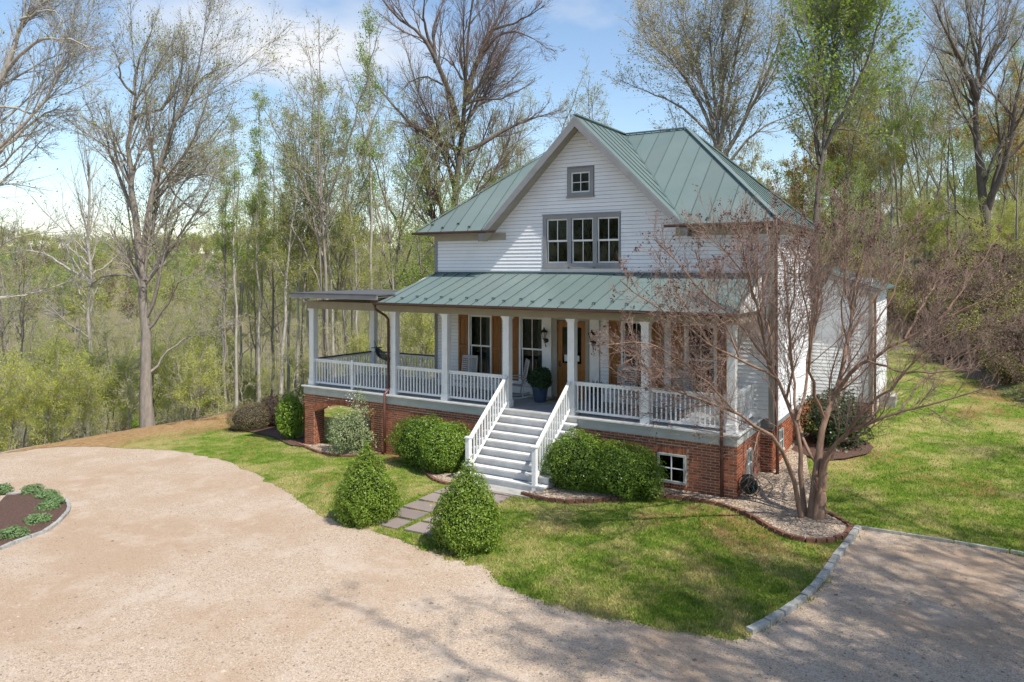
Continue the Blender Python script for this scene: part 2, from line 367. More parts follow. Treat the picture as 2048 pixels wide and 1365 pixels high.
# ------------------------------------------------------------------ object helpers
def tag(o, label=None, cat=None, group=None, kind=None):
    if label: o['label'] = label
    if cat: o['category'] = cat
    if group: o['group'] = group
    if kind: o['kind'] = kind
    return o
def empty(name, loc=(0, 0, 0), rz=0.0):
    o = bpy.data.objects.new(name, None); COL.objects.link(o)
    o.empty_display_size = .2
    o.location = loc; o.rotation_euler = (0, 0, rz); return o
def link(name, me, parent=None, loc=None, rot=None):
    o = bpy.data.objects.new(name, me); COL.objects.link(o)
    if parent: o.parent = parent
    if loc is not None: o.location = loc
    if rot is not None: o.rotation_euler = rot
    return o
def world_part(o, root):
    """o is modelled in world coordinates under a root that is only translated"""
    o.parent = root
    o.matrix_parent_inverse = Matrix.Translation(-Vector(root.location))
    return o
class MB:
    def __init__(s, T=None): s.v = []; s.f = []; s.T = T
    def add(s, vs, fs):
        k = len(s.v)
        if s.T: vs = [s.T(*p) for p in vs]
        s.v += [tuple(map(float, p)) for p in vs]; s.f += [tuple(i + k for i in f) for f in fs]; return s
    def box(s, x0, x1, y0, y1, z0, z1):
        return s.hexa([(x0, y0, z0), (x1, y0, z0), (x1, y1, z0), (x0, y1, z0), (x0, y0, z1), (x1, y0, z1), (x1, y1, z1), (x0, y1, z1)])
    def hexa(s, p):
        return s.add(p, [(0, 3, 2, 1), (4, 5, 6, 7), (0, 1, 5, 4), (1, 2, 6, 5), (2, 3, 7, 6), (3, 0, 4, 7)])
    def extr(s, poly, d):
        n = len(poly); d = Vector(d)
        a = [Vector(p) for p in poly]
        return s.add([tuple(p) for p in a] + [tuple(p + d) for p in a],
                     [tuple(range(n))[::-1], tuple(range(n, 2 * n))] + [(i, (i + 1) % n, n + (i + 1) % n, n + i) for i in range(n)])
    def bar(s, a, b, w, h, up=(0, 0, 1)):
        a = Vector(a); b = Vector(b); d = (b - a).normalized(); u = Vector(up); sd = d.cross(u)
        if sd.length < 1e-4: sd = d.cross(Vector((1, 0, 0)))
        sd.normalize(); u = sd.cross(d).normalized(); sd = sd * w / 2; u = u * h / 2
        return s.hexa([a - sd - u, b - sd - u, b + sd - u, a + sd - u, a - sd + u, b - sd + u, b + sd + u, a + sd + u]) if False else \
            s.add([tuple(p) for p in (a - sd - u, a + sd - u, a + sd + u, a - sd + u, b - sd - u, b + sd - u, b + sd + u, b - sd + u)],
                  [(0, 1, 2, 3), (7, 6, 5, 4), (0, 4, 5, 1), (1, 5, 6, 2), (2, 6, 7, 3), (3, 7, 4, 0)])
    def tube(s, pts, rs, n=8, cap=True):
        pts = [Vector(p) for p in pts]
        if isinstance(rs, (int, float)): rs = [rs] * len(pts)
        ref = Vector((0, 0, 1)) if abs((pts[-1] - pts[0]).normalized().z) < .9 else Vector((1, 0, 0))
        rings = []
        for i, p in enumerate(pts):
            t = (pts[min(i + 1, len(pts) - 1)] - pts[max(i - 1, 0)]).normalized()
            a = t.cross(ref)
            if a.length < 1e-3: a = t.cross(Vector((0, 1, 0)))
            a.normalize(); b = t.cross(a)
            rings.append([tuple(p + (a * math.cos(k * 2 * math.pi / n) + b * math.sin(k * 2 * math.pi / n)) * rs[i]) for k in range(n)])
        vs = [q for r in rings for q in r]
        fs = [(i * n + k, i * n + (k + 1) % n, (i + 1) * n + (k + 1) % n, (i + 1) * n + k) for i in range(len(pts) - 1) for k in range(n)]
        if cap: fs += [tuple(range(n))[::-1], tuple(range((len(pts) - 1) * n, len(pts) * n))]
        return s.add(vs, fs)
    def lathe(s, c, prof, n=20):
        """prof: (r, z) pairs round a vertical axis at c"""
        vs = [(c[0] + r * math.cos(k * 2 * math.pi / n), c[1] + r * math.sin(k * 2 * math.pi / n), c[2] + z) for r, z in prof for k in range(n)]
        fs = [(i * n + k, i * n + (k + 1) % n, (i + 1) * n + (k + 1) % n, (i + 1) * n + k) for i in range(len(prof) - 1) for k in range(n)]
        fs += [tuple(range(n))[::-1], tuple(range((len(prof) - 1) * n, len(prof) * n))]
        return s.add(vs, fs)
    def mesh(s, name, mat, smooth=False):
        me = bpy.data.meshes.new(name); me.from_pydata(s.v, [], s.f); me.materials.append(MATS[mat])
        bm = bmesh.new(); bm.from_mesh(me); bmesh.ops.recalc_face_normals(bm, faces=bm.faces); bm.to_mesh(me); bm.free()
        if smooth: me.polygons.foreach_set('use_smooth', [True] * len(me.polygons))
        return me
    def build(s, name, mat, parent=None, smooth=False): return link(name, s.mesh(name, mat, smooth), parent)
def np_mesh(name, V, quads=None, tris=None, mats=(), midx=None, smooth=False):
    me = bpy.data.meshes.new(name)
    nq = 0 if quads is None else len(quads); nt = 0 if tris is None else len(tris)
    me.vertices.add(len(V)); me.vertices.foreach_set('co', np.asarray(V, np.float32).ravel())
    idx = np.concatenate([a.ravel() for a in (quads, tris) if a is not None and len(a)]).astype(np.int32)
    me.loops.add(len(idx)); me.loops.foreach_set('vertex_index', idx)
    me.polygons.add(nq + nt)
    ls = np.concatenate([np.arange(nq) * 4, nq * 4 + np.arange(nt) * 3]).astype(np.int32)
    me.polygons.foreach_set('loop_start', ls)
    if midx is not None: me.polygons.foreach_set('material_index', np.asarray(midx, np.int32))
    if smooth: me.polygons.foreach_set('use_smooth', np.ones(nq + nt, bool))
    for m in mats: me.materials.append(MATS[m])
    me.update(calc_edges=True)
    return me

# ------------------------------------------------------------------ ground, drive, lawn, beds
def terrain():
    xs = np.unique(np.concatenate([np.arange(-48, 34, .75), np.arange(-160, -48, 6), np.arange(34, 120, 6), np.arange(-900, -160, 40), np.arange(120, 900, 40)]))
    ys = np.unique(np.concatenate([np.arange(-30, 60, .75), np.arange(60, 180, 6), np.arange(-120, -30, 8), np.arange(180, 1000, 40), np.arange(-900, -120, 60)]))
    X, Y = np.meshgrid(xs, ys)
    Z = G(X, Y)
    u, f = camuf(X, Y)
    rng = np.random.default_rng(3)
    # wooded hills across the valley
    hill = 36 * sstep(150, 520, f) * (1 + .12 * np.sin(u * .011 + 1) + .07 * np.sin(u * .031)) * sstep(500, -150, u - 0.1 * f)
    hill = hill + 26 * sstep(120, 420, f) * sstep(-60, 150, u)
    Z = Z + hill - .09
    Z = Z + np.where((f > 34), .25 * np.sin(X * .9) * np.sin(Y * .7), 0)
    ny, nx = X.shape
    V = np.stack([X, Y, Z], -1).reshape(-1, 3)
    a = np.arange(ny * nx).reshape(ny, nx)
    Q = np.stack([a[:-1, :-1], a[:-1, 1:], a[1:, 1:], a[1:, :-1]], -1).reshape(-1, 4)
    return tag(link('ground', np_mesh('ground', V, Q, mats=['forest_floor'], smooth=True)), 'brown leaf litter floor of the woods and valley', kind='structure')
terrain()
def HZ(x, y):
    u, f = camuf(x, y)
    return G(x, y) + 36 * sstep(150, 520, f) * (1 + .12 * np.sin(u * .011 + 1) + .07 * np.sin(u * .031)) * sstep(500, -150, u - 0.1 * f) + 26 * sstep(120, 420, f) * sstep(-60, 150, u) - .09

def dense(poly, step):
    out = []
    for a, b in zip(poly, poly[1:] + poly[:1]):
        a = np.array(a[:2], float); b = np.array(b[:2], float); n = max(1, int(np.hypot(*(b - a)) / step))
        out += [a + (b - a) * i / n for i in range(n)]
    return out
def smooth_line(pts, n=6):
    """Catmull-Rom through 2D points"""
    P = [np.array(p[:2], float) for p in pts]; P = [2 * P[0] - P[1]] + P + [2 * P[-1] - P[-2]]
    out = []
    for i in range(1, len(P) - 2):
        for k in range(n):
            t = k / n
            out.append(.5 * ((2 * P[i]) + (-P[i - 1] + P[i + 1]) * t + (2 * P[i - 1] - 5 * P[i] + 4 * P[i + 1] - P[i + 2]) * t * t + (-P[i - 1] + 3 * P[i] - 3 * P[i + 1] + P[i + 2]) * t ** 3))
    out.append(P[-2]); return out
def inpoly(px, py, poly):
    c = np.zeros(len(px), bool); n = len(poly)
    for i in range(n):
        x0, y0 = poly[i][0], poly[i][1]; x1, y1 = poly[(i + 1) % n][0], poly[(i + 1) % n][1]
        if y0 == y1: continue
        t = ((y0 > py) != (y1 > py)) & (px < (x1 - x0) * (py - y0) / (y1 - y0) + x0)
        c ^= t
    return c
def sheet(name, mat, poly, dz, step=.6, jit=0.0, seed=1, hump=0.0):
    rng = np.random.default_rng(seed)
    B = dense(poly, min(step, .35))
    if jit: B = [b + rng.normal(0, jit, 2) for b in B]
    xs = [b[0] for b in B]; ys = [b[1] for b in B]
    gx, gy = np.meshgrid(np.arange(min(xs), max(xs), step), np.arange(min(ys), max(ys), step))
    gx = gx.ravel(); gy = gy.ravel(); ins = inpoly(gx, gy, B)
    pts = [Vector((b[0], b[1])) for b in B] + [Vector((x, y)) for x, y in zip(gx[ins], gy[ins])]
    n = len(B)
    r = delaunay_2d_cdt(pts, [], [list(range(n))], 1, 1e-5)
    V = np.array([(v[0], v[1]) for v in r[0]]); Z = G(V[:, 0], V[:, 1]) + dz
    if hump:
        BB = np.array(B); d = np.min(np.hypot(V[:, None, 0] - BB[None, :, 0], V[:, None, 1] - BB[None, :, 1]), 1)
        Z = Z + hump * (1 - np.exp(-d * 3))
    T = np.array([t for t in r[2] if len(t) == 3])
    o = link(name, np_mesh(name, np.column_stack([V, Z]), None, T, mats=[mat], smooth=True))
    return o, B
drive, _ = sheet('driveway', 'gravel', [(-30, -34), (32, -34), (32, 4), (-16, 1), (-23.5, -2), (-30, -8)], .004, 1.2)
tag(drive, 'pale pinkish gravel driveway sweeping round in front of the house', kind='structure')
gpl = lambda L: [gp(*p)[:2] for p in L]
drive_edge = smooth_line(gpl([(-160, 935), (0, 907), (102, 895), (185, 894), (273, 898), (342, 902), (393, 910), (444, 921), (496, 941), (533, 962), (581, 989), (615, 1013), (643, 1030), (690, 1051), (750, 1064),
    (800, 1082), (850, 1100), (900, 1122), (960, 1128), (985, 1148), (1010, 1172), (1060, 1193), (1130, 1215), (1250, 1242), (1380, 1267), (1478, 1277), (1497, 1268)]), 5)
kerb_line = smooth_line(gpl([(1497, 1268), (1545, 1243), (1600, 1206), (1640, 1165), (1670, 1122), (1697, 1086), (1717, 1058)]), 5)
far_kerb = gpl([(1717, 1058), (1800, 1070), (1900, 1086), (2048, 1112), (2300, 1158)])
lawn_far = [(22, -6), (12, 4.5), (6.3, 12.3), (3.7, 18.2), (1.5, 25.5), (-4, 27), (-13, 24), (-19, 15), (-21.6, 9), (-23.2, 5), (-24.3, .8), (-24.6, -4.7), (-25, -9)]
lawn_poly = list(drive_edge) + list(kerb_line[1:]) + list(far_kerb[1:]) + lawn_far
lawn, LB = sheet('lawn', 'lawn', lawn_poly, .010, .8, jit=.06)
tag(lawn, 'patchy spring lawn round the house with bare red earth', kind='structure')

bed_line = smooth_line(gpl([(1043, 992), (1075, 1000), (1130, 1008), (1200, 1005), (1310, 997), (1380, 1003), (1440, 1014), (1500, 1037), (1555, 1069), (1600, 1084), (1650, 1087), (1688, 1077), (1701, 1061), (1680, 1045), (1645, 1028)]), 5)
bed_back = gpl([(1625, 990), (1618, 950), (1612, 915), (1600, 897)]) + [(.9, 6.2), (.2, 6.2), (.2, 2.2), (-.1, 2.2), (-.1, .1), (-4.3, .1), (-4.3, -1.2)]
bed, BB1 = sheet('gravel_bed', 'bed_gravel', list(bed_line) + bed_back, .06, .35, hump=.03)
tag(bed, 'pale pebble bed along the right of the brick foundation', kind='structure')
bed2_line = smooth_line(gpl([(566, 872), (585, 884), (612, 897), (645, 909), (690, 915), (735, 913), (775, 908), (815, 906), (835, 925), (862, 958), (900, 971), (935, 967)]), 5)
bed2, BB2 = sheet('gravel_bed', 'bed_gravel', list(bed2_line) + [(-6.75, -1.2), (-6.75, .1), (-11.4, .1), (-11.4, .3), (-14.6, .3), (-15.4, .8)], .055, .35, hump=.02)
tag(bed2, 'pale pebble strip below the brick arch left of the steps', kind='structure')
mulch1, BBm = sheet('mulch_bed', 'mulch', gpl([(1580, 905), (1640, 925), (1690, 922), (1735, 912), (1748, 900), (1735, 888), (1690, 872), (1620, 868)]), .065, .35, hump=.05)
tag(mulch1, 'dark mulch patch under the evergreen shrub on the right lawn', kind='structure')
mulch2, _ = sheet('mulch_bed', 'mulch', gpl([(455, 862), (500, 866), (545, 876), (580, 893), (625, 898), (625, 872), (570, 850), (470, 850)]), .05, .4, hump=.03)
tag(mulch2, 'dark mulch under the shrubs at the left porch corner', kind='structure')
isl = gpl([(0, 1101), (39, 1085), (86, 1068), (113, 1050), (129, 1034), (138, 1021), (138, 1013), (131, 1004), (112, 996), (79, 991), (14, 991)])
island_line = smooth_line(isl, 4)
iA, iB = np.array(isl[-1]), np.array(isl[0])
cen = (iA + iB) / 2
dirn = (iB - iA) / np.linalg.norm(iB - iA); nrm = np.array([dirn[1], -dirn[0]])
if nrm[0] > 0: nrm = -nrm
half = np.linalg.norm(iB - iA) / 2
back = [cen - dirn * half * math.cos(t) + nrm * 3.2 * math.sin(t) for t in np.linspace(0, math.pi, 12)[1:-1]]
island_all = list(island_line) + [b for b in back[::-1]]
isl_bed, BBi = sheet('mulch_island', 'mulch', island_all, .03, .4, hump=.10)
tag(isl_bed, 'dark mulch island bed in the turn of the driveway', kind='structure')
# grass blades
def grass():
    rng = np.random.default_rng(5)
    N = 560000
    # denser near the camera
    px = rng.uniform(-20, 2070, N); py = 690 + 590 * rng.uniform(0, 1, N) ** .75
    d = np.stack([FWD[0] + RGT[0] * (px - CXP) / F_PX, FWD[1] + RGT[1] * (px - CXP) / F_PX, (HORIZON - py) / F_PX], 1)
    z = np.zeros(N)
    for _ in range(12):
        t = (z - CAM[2]) / d[:, 2]; x = CAM[0] + d[:, 0] * t; y = CAM[1] + d[:, 1] * t; z = .5 * z + .5 * G(x, y)
    x0_, y0_ = x.copy(), y.copy(); x = x + rng.normal(0, .07, N); y = y + rng.normal(0, .07, N)
    ok = inpoly(x0_, y0_, LB) & (x > -23.5)
    for B in (BB1, BB2, BBm): ok &= ~inpoly(x, y, B)
    ok &= ~((x > -14.5) & (x < .2) & (y > -.05) & (y < 9)) & ~((x > -6.9) & (x < -4.2) & (y > -2.3) & (y < 0)) & ~((x > .2) & (x < 2.4) & (y > 8.8))
    for (a, b, c, e) in PAVERS: ok &= ~((x > a) & (x < b) & (y > c) & (y < e))
    x, y = x[ok], y[ok]
    # thin out where the soil shows
    keep = rng.random(len(x)) < .55 + .45 * np.sin(x * 1.3 + np.sin(y * .9)) * np.sin(y * 1.1 + 1)
    keep |= rng.random(len(x)) < .45
    keep &= (rng.random(len(x)) < sstep(-22.5, -17, x + 2.0 * np.sin(y * .6)) * .9 + .1)
    x, y = x[keep], y[keep]; n = len(x); z = G(x, y) + .006
    a = rng.uniform(0, 2 * np.pi, n); h = rng.uniform(.022, .065, n) * np.where(rng.random(n) < .05, 1.5, 1); w = rng.uniform(.006, .012, n)
    lean = rng.uniform(0, 1.1, n) * h; la = rng.uniform(0, 2 * np.pi, n)
    V = np.empty((n, 3, 3))
    V[:, 0] = np.stack([x - np.cos(a) * w, y - np.sin(a) * w, z], 1); V[:, 1] = np.stack([x + np.cos(a) * w, y + np.sin(a) * w, z], 1)
    V[:, 2] = np.stack([x + np.cos(la) * lean, y + np.sin(la) * lean, z + h], 1)
    tag(link('grass', np_mesh('grass', V.reshape(-1, 3), None, np.arange(n * 3).reshape(-1, 3), mats=['grass_blade'])), 'short patchy green grass growing on the lawn', kind='stuff')
PAVERS = []
for i, yc in enumerate((-5.22, -4.60, -4.0, -3.36, -2.74, -2.14)):
    PAVERS.append((-6.50 - .03 * i, -5.72 - .02 * i, yc - .255, yc + .255))
    PAVERS.append((-5.50 - .02 * i, -4.78 + .01 * i, yc - .26, yc + .25))
grass()

def litter():
    rng = np.random.default_rng(15); n = 5200; px = rng.uniform(-20, 2070, n); py = 900 + 470 * rng.random(n) ** .8
    d = np.stack([FWD[0] + RGT[0] * (px - CXP) / F_PX, FWD[1] + RGT[1] * (px - CXP) / F_PX, (HORIZON - py) / F_PX], 1); z = np.zeros(n)
    for _ in range(10):
        t = (z - CAM[2]) / d[:, 2]; x = CAM[0] + d[:, 0] * t; y = CAM[1] + d[:, 1] * t; z = .5 * z + .5 * G(x, y)
    ok = ~inpoly(x, y, LB) & ~inpoly(x, y, BBi) & (y < 0); x, y = x[ok], y[ok]; n = len(x); s = rng.uniform(.006, .02, n) * np.where(rng.random(n) < .06, 1.7, 1)
    base = np.array([(-1, -1, 0), (1, -1, 0), (1, 1, 0), (-1, 1, 0), (0, 0, .9)]); a = rng.uniform(0, 6.28, n); c, q = np.cos(a), np.sin(a)
    B = base[None] * s[:, None, None] * rng.uniform(.6, 1.3, (n, 5, 3)); V = np.empty((n, 5, 3)); V[..., 0] = x[:, None] + B[..., 0] * c[:, None] - B[..., 1] * q[:, None]; V[..., 1] = y[:, None] + B[..., 0] * q[:, None] + B[..., 1] * c[:, None]; V[..., 2] = G(x, y)[:, None] + .003 + B[..., 2]
    k = np.arange(n)[:, None, None] * 5; T = (np.array([(0, 1, 4), (1, 2, 4), (2, 3, 4), (3, 0, 4)])[None] + k).reshape(-1, 3)
    tag(link('gravel', np_mesh('gravel', V.reshape(-1, 3), None, T, mats=['loose_stone'])), 'loose stones and crumbs scattered over the driveway', kind='stuff')
mk('loose_stone', (.42, .33, .26), (.20, .145, .10), rough=.9, scale=3, island=.4)
litter()
def pave():
    r = random.Random(4)
    path = empty('paver_path', (-5.6, -3.6, gz(-5.6, -3.6)))
    tag(path, 'path of rectangular slate pavers set in grass leading to the steps', 'path')
    for a, b, c, e in PAVERS:
        m = MB(); z = gz((a + b) / 2, (c + e) / 2) + .035; j = lambda: r.uniform(-.018, .018)
        lo = [(a + j(), c + j()), (b + j(), c + j()), (b + j(), e + j()), (a + j(), e + j())]
        t = [r.uniform(-.006, .006) for _ in range(4)]
        m.hexa([(x, y, z - .05) for x, y in lo] + [(x, y, z + .012 + q) for (x, y), q in zip(lo, t)])
        world_part(m.build('paver', 'slate'), path)
pave()

def stones(root, line, length, w, h, mat, name, z0=.0, seed=2, gap=.012):
    r = random.Random(seed); P = [np.array(p[:2], float) for p in line]
    seg = [np.hypot(*(b - a)) for a, b in zip(P[:-1], P[1:])]; cum = np.concatenate([[0], np.cumsum(seg)])
    X = np.array([p[0] for p in P]); Y = np.array([p[1] for p in P])
    at = lambda s: (np.interp(s, cum, X), np.interp(s, cum, Y))
    s = 0.0
    while s < cum[-1] - .05:
        L = length * r.uniform(.85, 1.15); a = at(s + gap / 2); b = at(min(s + L - gap / 2, cum[-1]))
        d = np.array([b[0] - a[0], b[1] - a[1]]); dl = np.hypot(*d)
        if dl < .04: break
        d /= dl; n = np.array([-d[1], d[0]]) * w / 2 * r.uniform(.92, 1.08); m = MB()
        za, zb = gz(*a) + z0 + r.uniform(-.008, .008), gz(*b) + z0 + r.uniform(-.008, .008)
        o1, o2 = r.uniform(-.006, .006), r.uniform(-.006, .006); k = .86
        A = np.array(a); B = np.array(b); e = d * .012
        lo = [A - n, B - n, B + n, A + n]; hi = [A + e - n * k, B - e - n * k, B - e + n * k, A + e + n * k]
        m.hexa([(p[0], p[1], z - .08) for p, z in zip(lo, (za, zb, zb, za))] + [(p[0] + o1, p[1] + o2, z + h) for p, z in zip(hi, (za, zb, zb, za))])
        world_part(m.build(name, mat), root); s += L
kr = empty('stone_kerb', (*kerb_line[12], 0)); tag(kr, 'curved grey granite kerb between the front lawn and the shaded gravel', 'kerb')
stones(kr, kerb_line, .42, .13, .085, 'kerb_stone', 'stone', seed=2)
kr = empty('stone_kerb', (*far_kerb[0], 0)); tag(kr, 'thin pale kerb line where the right lawn meets the gravel', 'kerb')
stones(kr, far_kerb[:4] + [far_kerb[3] + (far_kerb[4] - far_kerb[3]) * .4], .95, .06, .065, 'kerb_stone', 'stone', seed=7)
kr = empty('stone_kerb', (*island_line[10], 0)); tag(kr, 'curved stone kerb round the mulch island in the driveway', 'kerb')
stones(kr, island_line, .34, .10, .07, 'kerb_stone', 'stone', seed=9)
kr = empty('brick_edging', (*bed_line[20], 0)); tag(kr, 'brick edging curving round the pebble bed below the bare tree', 'edging')
stones(kr, bed_line, .21, .10, .10, 'edging_brick', 'brick', seed=11)
kr = empty('brick_edging', (*bed2_line[10], 0)); tag(kr, 'brick edging along the pebble strip in front of the arch', 'edging')
stones(kr, bed2_line, .21, .10, .075, 'edging_brick', 'brick', seed=13)

# ------------------------------------------------------------------ the house
FLOOR, BEAM0, BEAM1 = 1.58, 4.15, 4.42
XL, XR, YF, YB = -10.66, .32, 2.35, 7.9            # main walls
EZ, RZ = 6.70, 9.97
EXL, EXR, EYF, EYB = -11.12, .60, 1.85, 8.2
GX, GH = -5.17, 3.27                                 # gable centre and half width
H = empty('farmhouse', (-5.2, 4.0, 0))
tag(H, 'white clapboard farmhouse with green metal roof, wide front porch and brick foundation', 'house')
def hp(m, name, mat, smooth=False): return world_part(m.build(name, mat, None, smooth), H)
def sub(m, name, mat, part, smooth=False): return m.build(name, mat, part, smooth)
TF = lambda Yw: (lambda u, v, w: (u, Yw - w, v))     # front-facing wall: u=X, v=Z, w=outwards
TR = lambda Xw: (lambda u, v, w: (Xw + w, u, v))     # right-facing wall: u=Y
def subtract(a, b, holes):
    out = [(a, b)]
    for h0, h1 in holes:
        nxt = []
        for s, e in out:
            if h1 <= s or h0 >= e: nxt.append((s, e)); continue
            if h0 > s: nxt.append((s, h0))
            if h1 < e: nxt.append((h1, e))
        out = nxt
    return [(s, e) for s, e in out if e - s > .02]
def clapboards(part, T, rng_at, z0, z1, openings, exp=.112):
    """rng_at(z) -> (u0, u1) at that height; each course is a wedge-shaped board"""
    n = int(math.ceil((z1 - z0) / exp)); r = random.Random(int(z0 * 100))
    for i in range(n):
        a, b = z0 + i * exp, min(z0 + (i + 1) * exp, z1)
        ua0, ua1 = rng_at(a); ub0, ub1 = rng_at(b)
        if ua1 - ua0 < .06: break
        holes = [(o[0], o[1]) for o in openings if o[2] < (a + b) / 2 < o[3]]
        for s, e in subtract(ua0, ua1, holes):
            s2 = ub0 if s == ua0 else s; e2 = ub1 if e == ua1 else e
            if e2 - s2 < .01: e2 = s2 = (s2 + e2) / 2
            jo = r.uniform(0, .002); m = MB(T)
            a_ = a + .011; m.hexa([(s, a_, 0), (e, a_, 0), (e, a_, .024 + jo), (s, a_, .024 + jo), (s2, b + .002, 0), (e2, b + .002, 0), (e2, b + .002, .006), (s2, b + .002, .006)])  # narrow gap bares the dark backing as a drawn shadow line
            sub(m, 'clapboard', 'siding', part)

# openings (u0, u1, z0, z1)
WIN_UP = [(-6.38, -5.66), (-5.53, -4.81), (-4.68, -3.98)]
OP_UP = [(-6.52, -3.93, 5.52, 7.14), (-5.68, -4.77, 7.64, 8.50)]
PW = [(-9.24, -8.44), (-7.30, -6.53), (-3.86, -3.06), (-1.98, -1.20)]
DOOR = (-6.02, -5.06)
OP_P = [(a - .07, b + .07, 1.86, 4.05) for a, b in PW] + [(-6.50, -4.58, 1.58, 4.12)]
def wall_sheet(name, T, poly_u, holes, mat='shade_backing', thick=.12):
    """sheathing behind the boards, with real openings; its grey draws shade lines between courses"""
    pts = [Vector(p) for p in poly_u]; faces = [list(range(len(pts)))]; k = len(pts); hs = []
    for h in holes:
        q = [(h[0], h[2]), (h[1], h[2]), (h[1], h[3]), (h[0], h[3])]
        hs.append(list(range(len(pts), len(pts) + 4))); pts += [Vector(p) for p in q]
    edges = [(f[i], f[(i + 1) % len(f)]) for f in faces + hs for i in range(len(f))]
    r = delaunay_2d_cdt(pts, edges, [], 0, 1e-5)
    m = MB(T); tris = []
    for t in r[2]:
        c = sum((r[0][i] for i in t), Vector((0, 0))) / 3
        if not inpoly(np.array([c[0]]), np.array([c[1]]), poly_u)[0]: continue
        if any(h[0] < c[0] < h[1] and h[2] < c[1] < h[3] for h in holes): continue
        tris.append(t)
    nv = len(r[0])
    m.add([(v[0], v[1], -.001) for v in r[0]] + [(v[0], v[1], -thick) for v in r[0]], [tuple(t) for t in tris] + [tuple(i + nv for i in t[::-1]) for t in tris])
    for h in holes:
        for (a, b) in (((h[0], h[2]), (h[1], h[2])), ((h[1], h[2]), (h[1], h[3])), ((h[1], h[3]), (h[0], h[3])), ((h[0], h[3]), (h[0], h[2]))):
            m.add([(a[0], a[1], -.001), (b[0], b[1], -.001), (b[0], b[1], -thick), (a[0], a[1], -thick)], [(0, 1, 2, 3)])
    return hp(m, name, mat)
gable_top = RZ - .16
slope_g = (RZ - EZ) / GH
upper_poly = [(XL, 5.2), (XR, 5.2), (XR, 6.62), (GX + (gable_top - 6.62) / slope_g, 6.62), (GX, gable_top), (GX - (gable_top - 6.62) / slope_g, 6.62), (XL, 6.62)]
win_holes = [(a - .02, b + .02, 5.64, 7.02) for a, b in WIN_UP] + [(-5.56, -4.90, 7.75, 8.40)]
up_wall = wall_sheet('wall', TF(YF), upper_poly, win_holes)
def up_rng(z):
    if z <= 6.55: return XL + .10, XR - .10
    hw = (gable_top - z) / slope_g; return GX - hw, GX + hw
clapboards(up_wall, TF(YF), up_rng, 5.30, gable_top - .06, OP_UP)
p_holes = [(a - .02, b + .02, 1.98, 3.98) for a, b in PW] + [(DOOR[0] - .02, DOOR[1] + .02, 1.585, 3.92)]
porch_wall = wall_sheet('wall', TF(YF), [(XL, 1.3), (XR, 1.3), (XR, 5.2), (XL, 5.2)], p_holes)
clapboards(porch_wall, TF(YF), lambda z: (XL + .10, XR - .10), 1.80, 5.02, OP_P)
m = MB(TF(YF)); [m.box(a, b, 1.585, 1.80, 0, .028) for a, b in subtract(XL + .1, XR - .1, [(-6.50, -4.58)])]; sub(m, 'skirt_board', 'white_paint', porch_wall)
rt_wall = wall_sheet('wall', TR(XR), [(YF, 1.3), (YB, 1.3), (YB, 6.62), (YF, 6.62)], [])
clapboards(rt_wall, TR(XR), lambda z: (YF + .10, YB - .10), 1.42, 6.45, [])
m = MB(); m.box(XL - .001, XL + .12, YF + .12, YB, 1.3, 6.62); lw = hp(m, 'wall', 'siding')
m = MB(); m.box(XL + .12, XR - .12, YB - .12, YB, 1.3, 6.62); hp(m, 'wall', 'siding')
# corner boards and friezes
for (x0, x1, y0, y1, mt) in ((XL - .015, XL + .11, YF - .03, YF + .02, 'grey_trim'), (XR - .11, XR + .03, YF - .03, YF, 'tan_trim'), (XR, XR + .03, YF, YF + .11, 'tan_trim'), (XR, XR + .03, YB - .11, YB, 'tan_trim')):
    m = MB(); m.box(x0, x1, y0, y1, 1.36, 6.42); hp(m, 'corner_board', mt)
m = MB(); m.box(XR + .002, XR + .032, YF - .03, YB, 6.42, 6.60); hp(m, 'frieze', 'tan_trim')
for a, b in ((XL - .02, -7.85), (-2.28, XR + .03)):
    m = MB(); m.box(a, b, YF - .034, YF - .002, 6.40, 6.62); hp(m, 'frieze', 'tan_trim')

